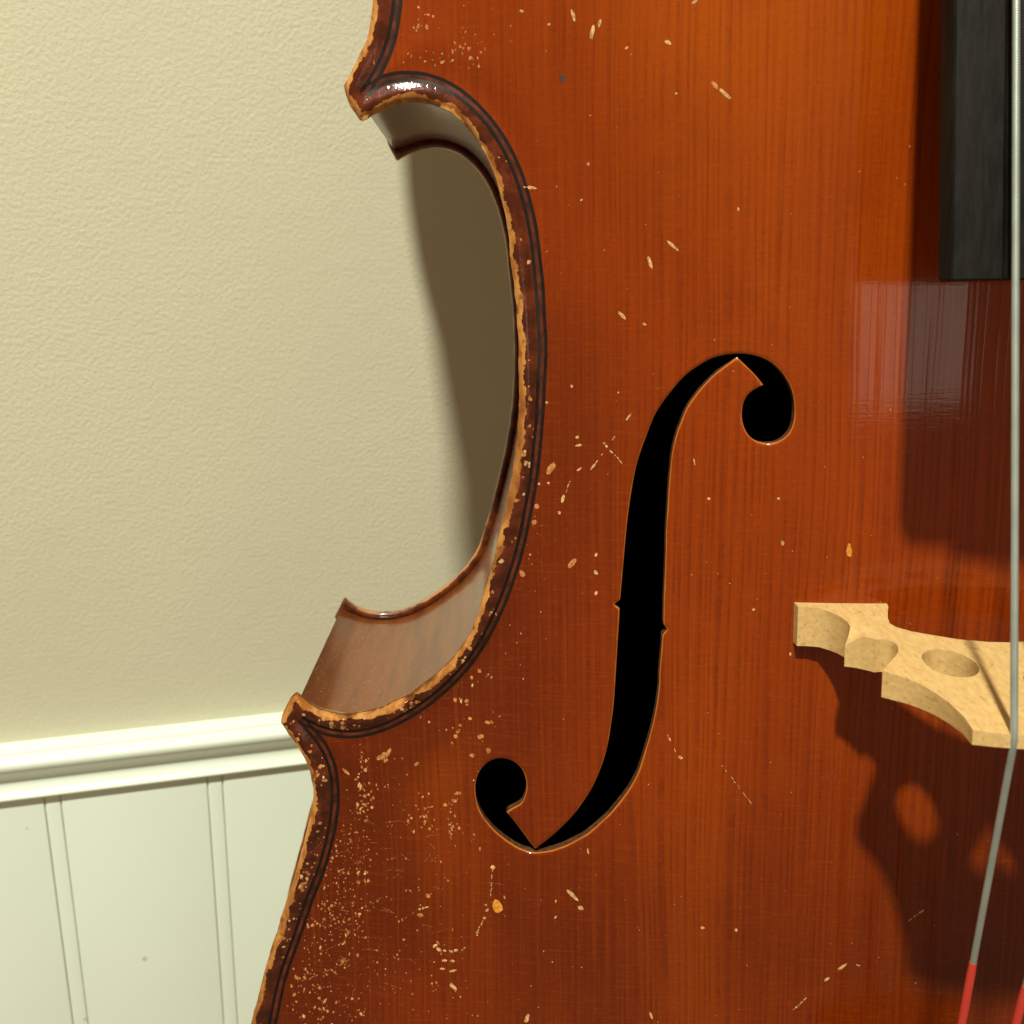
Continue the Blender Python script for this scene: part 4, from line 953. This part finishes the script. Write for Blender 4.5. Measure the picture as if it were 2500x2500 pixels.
# ---------------------------------------------------------------- bridge
def build_bridge():
    half = [(-45.2, None), (-45.2, 22.2), (-42.5, 22.6), (-39.6, 23.6), (-37.6, 26.5), (-36.2, 29.5), (-35.4, 33.0), (-35.5, 35.8), (-36.5, 37.9),
            (-37.9, 39.7), (-36.4, 40.4), (-34.6, 41.7), (-33.0, 43.4), (-32.0, 44.8), (-30.4, 44.4), (-28.7, 45.5), (-27.9, 47.6), (-28.3, 50.0), (-29.3, 52.6), (-31.2, 55.4),
            (-33.6, 58.6), (-36.4, 62.4), (-34.4, 64.6), (-32.1, 67.0), (-30.2, 70.4), (-28.7, 74.4), (-27.6, 79.6), (-27.1, 85.8), (-27.7, 91.6),
            (-24, 93.0), (-20, 94.2), (-13, 95.8), (-6.5, 96.8)]
    inner = [(0, 48.2), (-5, 47.7), (-11.8, 45.6), (-17, 42.8), (-21.5, 40.0), (-24.2, 37.2), (-25.0, 34.6), (-24.2, 31.0), (-22.8, 27.0), (-21.4, 23.4), (-21.0, None)]
    left = half
    right = [(-u, w) for u, w in reversed(half)]
    bottom = inner
    poly = left + right + [(-u, w) for u, w in reversed(bottom)][0:-1] + bottom          # left up, over, right down, right foot, arch, left foot
    us = np.array([p[0] for p in poly], float)
    foot = np.array([p[1] is None for p in poly])
    ws0 = np.array([21.0 if p[1] is None else p[1] for p in poly], float)
    th = np.linspace(0, 2 * np.pi, 48, endpoint=False)
    kid = np.array((-19.3, 59.1)) + np.outer(np.cos(th), (2.8, -6.7)) + np.outer(np.sin(th), (5.2, 4.0))
    kid2 = kid * (-1, 1)
    heart = np.array([(0, 60), (3, 64), (6, 67.5), (7, 71), (5, 73.5), (2, 73), (0, 71), (-2, 73), (-5, 73.5), (-7, 71), (-6, 67.5), (-3, 64)], float)
    loops = [np.column_stack([us, ws0]), kid, kid2, heart]
    uu, ww = np.meshgrid(np.arange(-44, 45, 4.0), np.arange(22, 97, 4.0))
    g = np.stack([uu.ravel(), ww.ravel()], 1)
    g = g[inside(loops[0], g) & (dist_to(loops[0], g) > 1.5)]
    for h in loops[1:]:
        g = g[~inside(h, g) & (dist_to(h, g) > 1.2)]
    con, s = [], 0
    for lp in loops:
        n = len(lp)
        con += [(s + i, s + (i + 1) % n) for i in range(n)]
        s += n
    P = np.vstack(loops + [g])
    res = delaunay_2d_cdt([Vector(p) for p in P], con, [], 0, 1e-6)
    Q = np.array([tuple(x) for x in res[0]])
    T = np.array(res[2])
    cen = Q[T].mean(1)
    ok = inside(loops[0], cen)
    for h in loops[1:]:
        ok &= ~inside(h, cen)
    T = T[ok]
    where = {}
    for i, src in enumerate(res[3]):
        for x in src:
            where[x] = i
    footset = {where[i] for i in range(len(us)) if foot[i]}

    def vf(w):
        return -np.clip((w - 21) / 71, 0, 1.1) * 6.6

    def vb(w):
        return np.full_like(w, -11.0) + np.clip((w - 30) / 65, 0, 1) * 1.3

    n = len(Q)
    wing = np.exp(-((np.abs(Q[:, 0]) - 38.2) ** 2 + (Q[:, 1] - 39.8) ** 2) / 7.0)
    fr = np.column_stack([Q[:, 0], vf(Q[:, 1]) - 3.6 * wing, Q[:, 1]])
    bk = np.column_stack([Q[:, 0], vb(Q[:, 1]), Q[:, 1]])
    for A_ in (fr, bk):
        for i in footset:
            A_[i, 2] = surf(A_[i:i + 1, :2])[0][0] - 0.15
    V = np.vstack([fr, bk, fr, bk])                      # faces and cut sides keep their own vertices: crisp arrises
    F = [tuple(t) for t in T] + [tuple(t[::-1] + n) for t in T]
    s = 0
    for lp in loops:
        k = len(lp)
        for i in range(k):
            a, b = where[s + i], where[s + (i + 1) % k]
            F.append((2 * n + a, 3 * n + a, 3 * n + b, 2 * n + b))
        s += k
    ob = part('bridge', V, F, M_BRIDGE, sharp=40)
    ob['label'] = 'pale maple bridge with kidney-shaped openings and pointed wings'
    return ob


build_bridge()

# ---------------------------------------------------------------- fingerboard, neck, nut, tailpiece
FB_END = 84.5
FB_W = 67.0
FB_SL = 0.185


def loft(name, sections, mat, parent=None, sharp=35, closed=True):
    k = len(sections[0])
    V = np.vstack(sections)
    F = []
    for r in range(len(sections) - 1):
        for i in range(k if closed else k - 1):
            j = (i + 1) % k
            F.append((r * k + i, r * k + j, (r + 1) * k + j, (r + 1) * k + i))
    F.append(tuple(range(k))[::-1])
    F.append(tuple((len(sections) - 1) * k + i for i in range(k)))
    return part(name, V, F, mat, parent=parent, sharp=sharp)


def fb_section(v, inset=0.0):
    hw = 30.6 - 0.026 * (v - FB_END) - inset
    w0 = FB_W - FB_SL * (v - FB_END)
    prof = [(-hw, 0.0 + inset), (-hw + .15, 2.5), (-hw + .7, 5.0 - inset), (-hw + 1.1, 5.5 - inset)]
    prof += [(-hw + 4, 5.95 - inset), (-hw + 7.5, 6.3 - inset), (-hw + 10.6, 6.6 - inset), (-hw + 10.9, 6.2 - inset), (-hw + 11.5, 5.9 - inset), (-hw + 12.2, 6.7 - inset)]
    for x in np.linspace(-hw + 13, hw - 1.2, 12):
        prof.append((x, 5.5 + 4.6 * (1 - (x / hw) ** 2) - inset))
    prof += [(hw - .5, 5.0 - inset), (hw, 0.0 + inset), (hw - 6, 0.3), (hw * .5, 3.2), (0, 4.2), (-hw * .5, 3.2), (-hw + 6, 0.3)]
    return np.array([(x, v, w0 + y) for x, y in prof])


loft('fingerboard', [fb_section(FB_END, .5), fb_section(FB_END + .5)] + [fb_section(v) for v in (120, 180, 260, 340, 440, 560, 652)], M_EBONY, sharp=18)


def neck_section(v):
    hw = 30.0 - 0.026 * (v - FB_END) - 1
    w0 = FB_W - FB_SL * (v - FB_END)
    dp = 24 if v > 430 else (24 + (430 - v) / 32 * 60)
    a = np.linspace(0, np.pi, 15)
    return np.array([(-hw * math.cos(x), v, w0 + .2 - dp * math.sin(x)) for x in a])


loft('neck', [neck_section(v) for v in (399, 408, 420, 432, 480, 560, 655)], M_NECK)


def nut_sec(v):
    w0 = FB_W - FB_SL * (v - FB_END)
    hw = 30.6 - 0.026 * (v - FB_END)
    return np.array([(-hw, v, w0), (-hw, v, w0 + 6), (-hw * .5, v, w0 + 10.2), (0, v, w0 + 11.6), (hw * .5, v, w0 + 10.2), (hw, v, w0 + 6), (hw, v, w0)])


loft('nut', [nut_sec(652.2), nut_sec(659)], M_EBONY)


def tail_sec(v):
    f = (v + 150) / -190
    hw = 26 - 13 * f
    w0 = 61 - 22 * f
    return np.array([(-hw, v, w0 - 7), (-hw, v, w0 - 3), (-hw * .6, v, w0), (0, v, w0 + 2), (hw * .6, v, w0), (hw, v, w0 - 3), (hw, v, w0 - 7), (0, v, w0 - 5)])


loft('tailpiece', [tail_sec(v) for v in (-150, -153, -200, -260, -320, -338)], M_EBONY)


# ---------------------------------------------------------------- strings
def tube(name, path, rad, mat, parent=None, n=14):
    P = np.asarray(path, float)
    k = len(P)
    T = np.gradient(P, axis=0)
    T /= np.linalg.norm(T, axis=1, keepdims=True)
    ref = np.array((1., 0, 0))
    V, F = [], []
    rad = np.broadcast_to(rad, (k,))
    for i in range(k):
        a = ref - T[i] * (ref @ T[i])
        a /= np.linalg.norm(a)
        b = np.cross(T[i], a)
        th = np.linspace(0, 2 * np.pi, n, endpoint=False)
        V.append(P[i] + rad[i] * (np.outer(np.cos(th), a) + np.outer(np.sin(th), b)))
    for i in range(k - 1):
        for j in range(n):
            jj = (j + 1) % n
            F.append((i * n + j, i * n + jj, (i + 1) * n + jj, (i + 1) * n + j))
    F.append(tuple(range(n))[::-1])
    F.append(tuple((k - 1) * n + j for j in range(n)))
    return part(name, np.vstack(V), F, mat, parent=parent, sharp=50)


for ub, wb, r, un, ut, silk in ((-20.1, 93.6, .77, -9.6, -16.4, -68), (-6.8, 97.2, .8, -3.2, -5.6, -74), (6.8, 97.2, .68, 3.2, 5.6, -76), (20.1, 93.6, .55, 9.6, 16.4, -72)):
    zb = wb + r * 0.5
    wn = FB_W - FB_SL * (655 - FB_END) + (10.5 if abs(un) < 5 else 8.6)
    A_ = np.array((un, 655., wn + r))
    B_ = np.array((ub, -8.2, zb))
    C_ = np.array((ut, -152., 60.5))
    up_ = [A_ + (B_ - A_) * t for t in np.linspace(0, .99, 12)]
    dn_ = [B_ + (C_ - B_) * t for t in np.linspace(.03, 1, 14)]
    P = np.array(up_ + [B_ + (A_ - B_) * .004, B_, B_ + (C_ - B_) * .012] + dn_)
    st = tube('string', P, r, M_STRING)
    d = (C_ - B_) / (C_[1] - B_[1])
    S0 = B_ + d * (silk - B_[1])
    sl = [S0 + (C_ - S0) * t for t in np.linspace(0, 1, 26)]
    tube('silk_winding', sl, np.r_[r * 1.05, r * 1.22, np.full(24, r * 1.26)], M_SILK, parent=st)

# ---------------------------------------------------------------- wall with chair rail and beadboard
def box(name, x0, x1, y0, y1, z0, z1, mat, parent=None, bevel=0.0):
    V = [(x, y, z) for x in (x0, x1) for y in (y0, y1) for z in (z0, z1)]
    F = [(0, 1, 3, 2), (4, 6, 7, 5), (0, 4, 5, 1), (2, 3, 7, 6), (0, 2, 6, 4), (1, 5, 7, 3)]
    ob = make(name, np.array(V) * MM, F, mat, parent, smooth=False)
    if bevel:
        b = ob.modifiers.new('bevel', 'BEVEL')
        b.width = bevel * MM
        b.segments = 3
        for p in ob.data.polygons:
            p.use_smooth = True
    return ob


RT = 800.0
wall = box('wall', -900, 1500, 0, 80, -200, 2100, M_WALL)
wall['kind'] = 'structure'


def build_rail():
    prof = [(0, 0.9), (-9.6, 0.9), (-10.2, 0.5), (-10.3, -0.6), (-11.0, -1.0), (-12.8, -1.3), (-14.4, -2.2), (-15.5, -3.8), (-15.7, -5.6), (-15.1, -7.6), (-13.8, -9.7),
            (-12.3, -11.8), (-11.0, -14.0), (-10.2, -16.2), (-10.0, -18.2), (-10.4, -20.2), (-11.5, -22.2), (-12.9, -23.8), (-13.9, -24.8), (-14.2, -25.6), (-13.9, -26.5), (-12.8, -27.0), (0, -27.0)]
    V, F = [], []
    xs = np.linspace(-900, 1500, 41)
    k = len(prof)
    for x in xs:
        V += [(x, y, RT + (z if z > -2 else z * 0.92)) for y, z in prof]
    for i in range(len(xs) - 1):
        for j in range(k):
            jj = (j + 1) % k
            F.append((i * k + j, (i + 1) * k + j, (i + 1) * k + jj, i * k + jj))
    F += [tuple(range(k)), tuple((len(xs) - 1) * k + j for j in range(k))[::-1]]
    ob = make('chair_rail', np.array(V) * MM, F, M_WHITE, smooth=True, sharp=38)
    ob['label'] = 'white painted moulded chair rail running along the cream wall'
    ob['category'] = 'moulding'
    return ob


build_rail()
wains = bpy.data.objects.new('wainscot', None)
COL.objects.link(wains)
wains['kind'] = 'structure'
bk_ = box('backing', -900, 1500, -9.3, -0.2, -200, RT - 24.4, M_WHITE, wains)
PITCH = 79.7
for i in range(-6, 12):
    g0 = 18.4 + i * PITCH
    box('bead', g0 + .7, g0 + 7.6, -10.6, -9.4, -200, RT - 25.1, M_WHITE, wains, 1.1)
    box('plank', g0 + 8.3, g0 + PITCH, -10.8, -9.4, -200, RT - 25.1, M_WHITE, wains, 0.9)
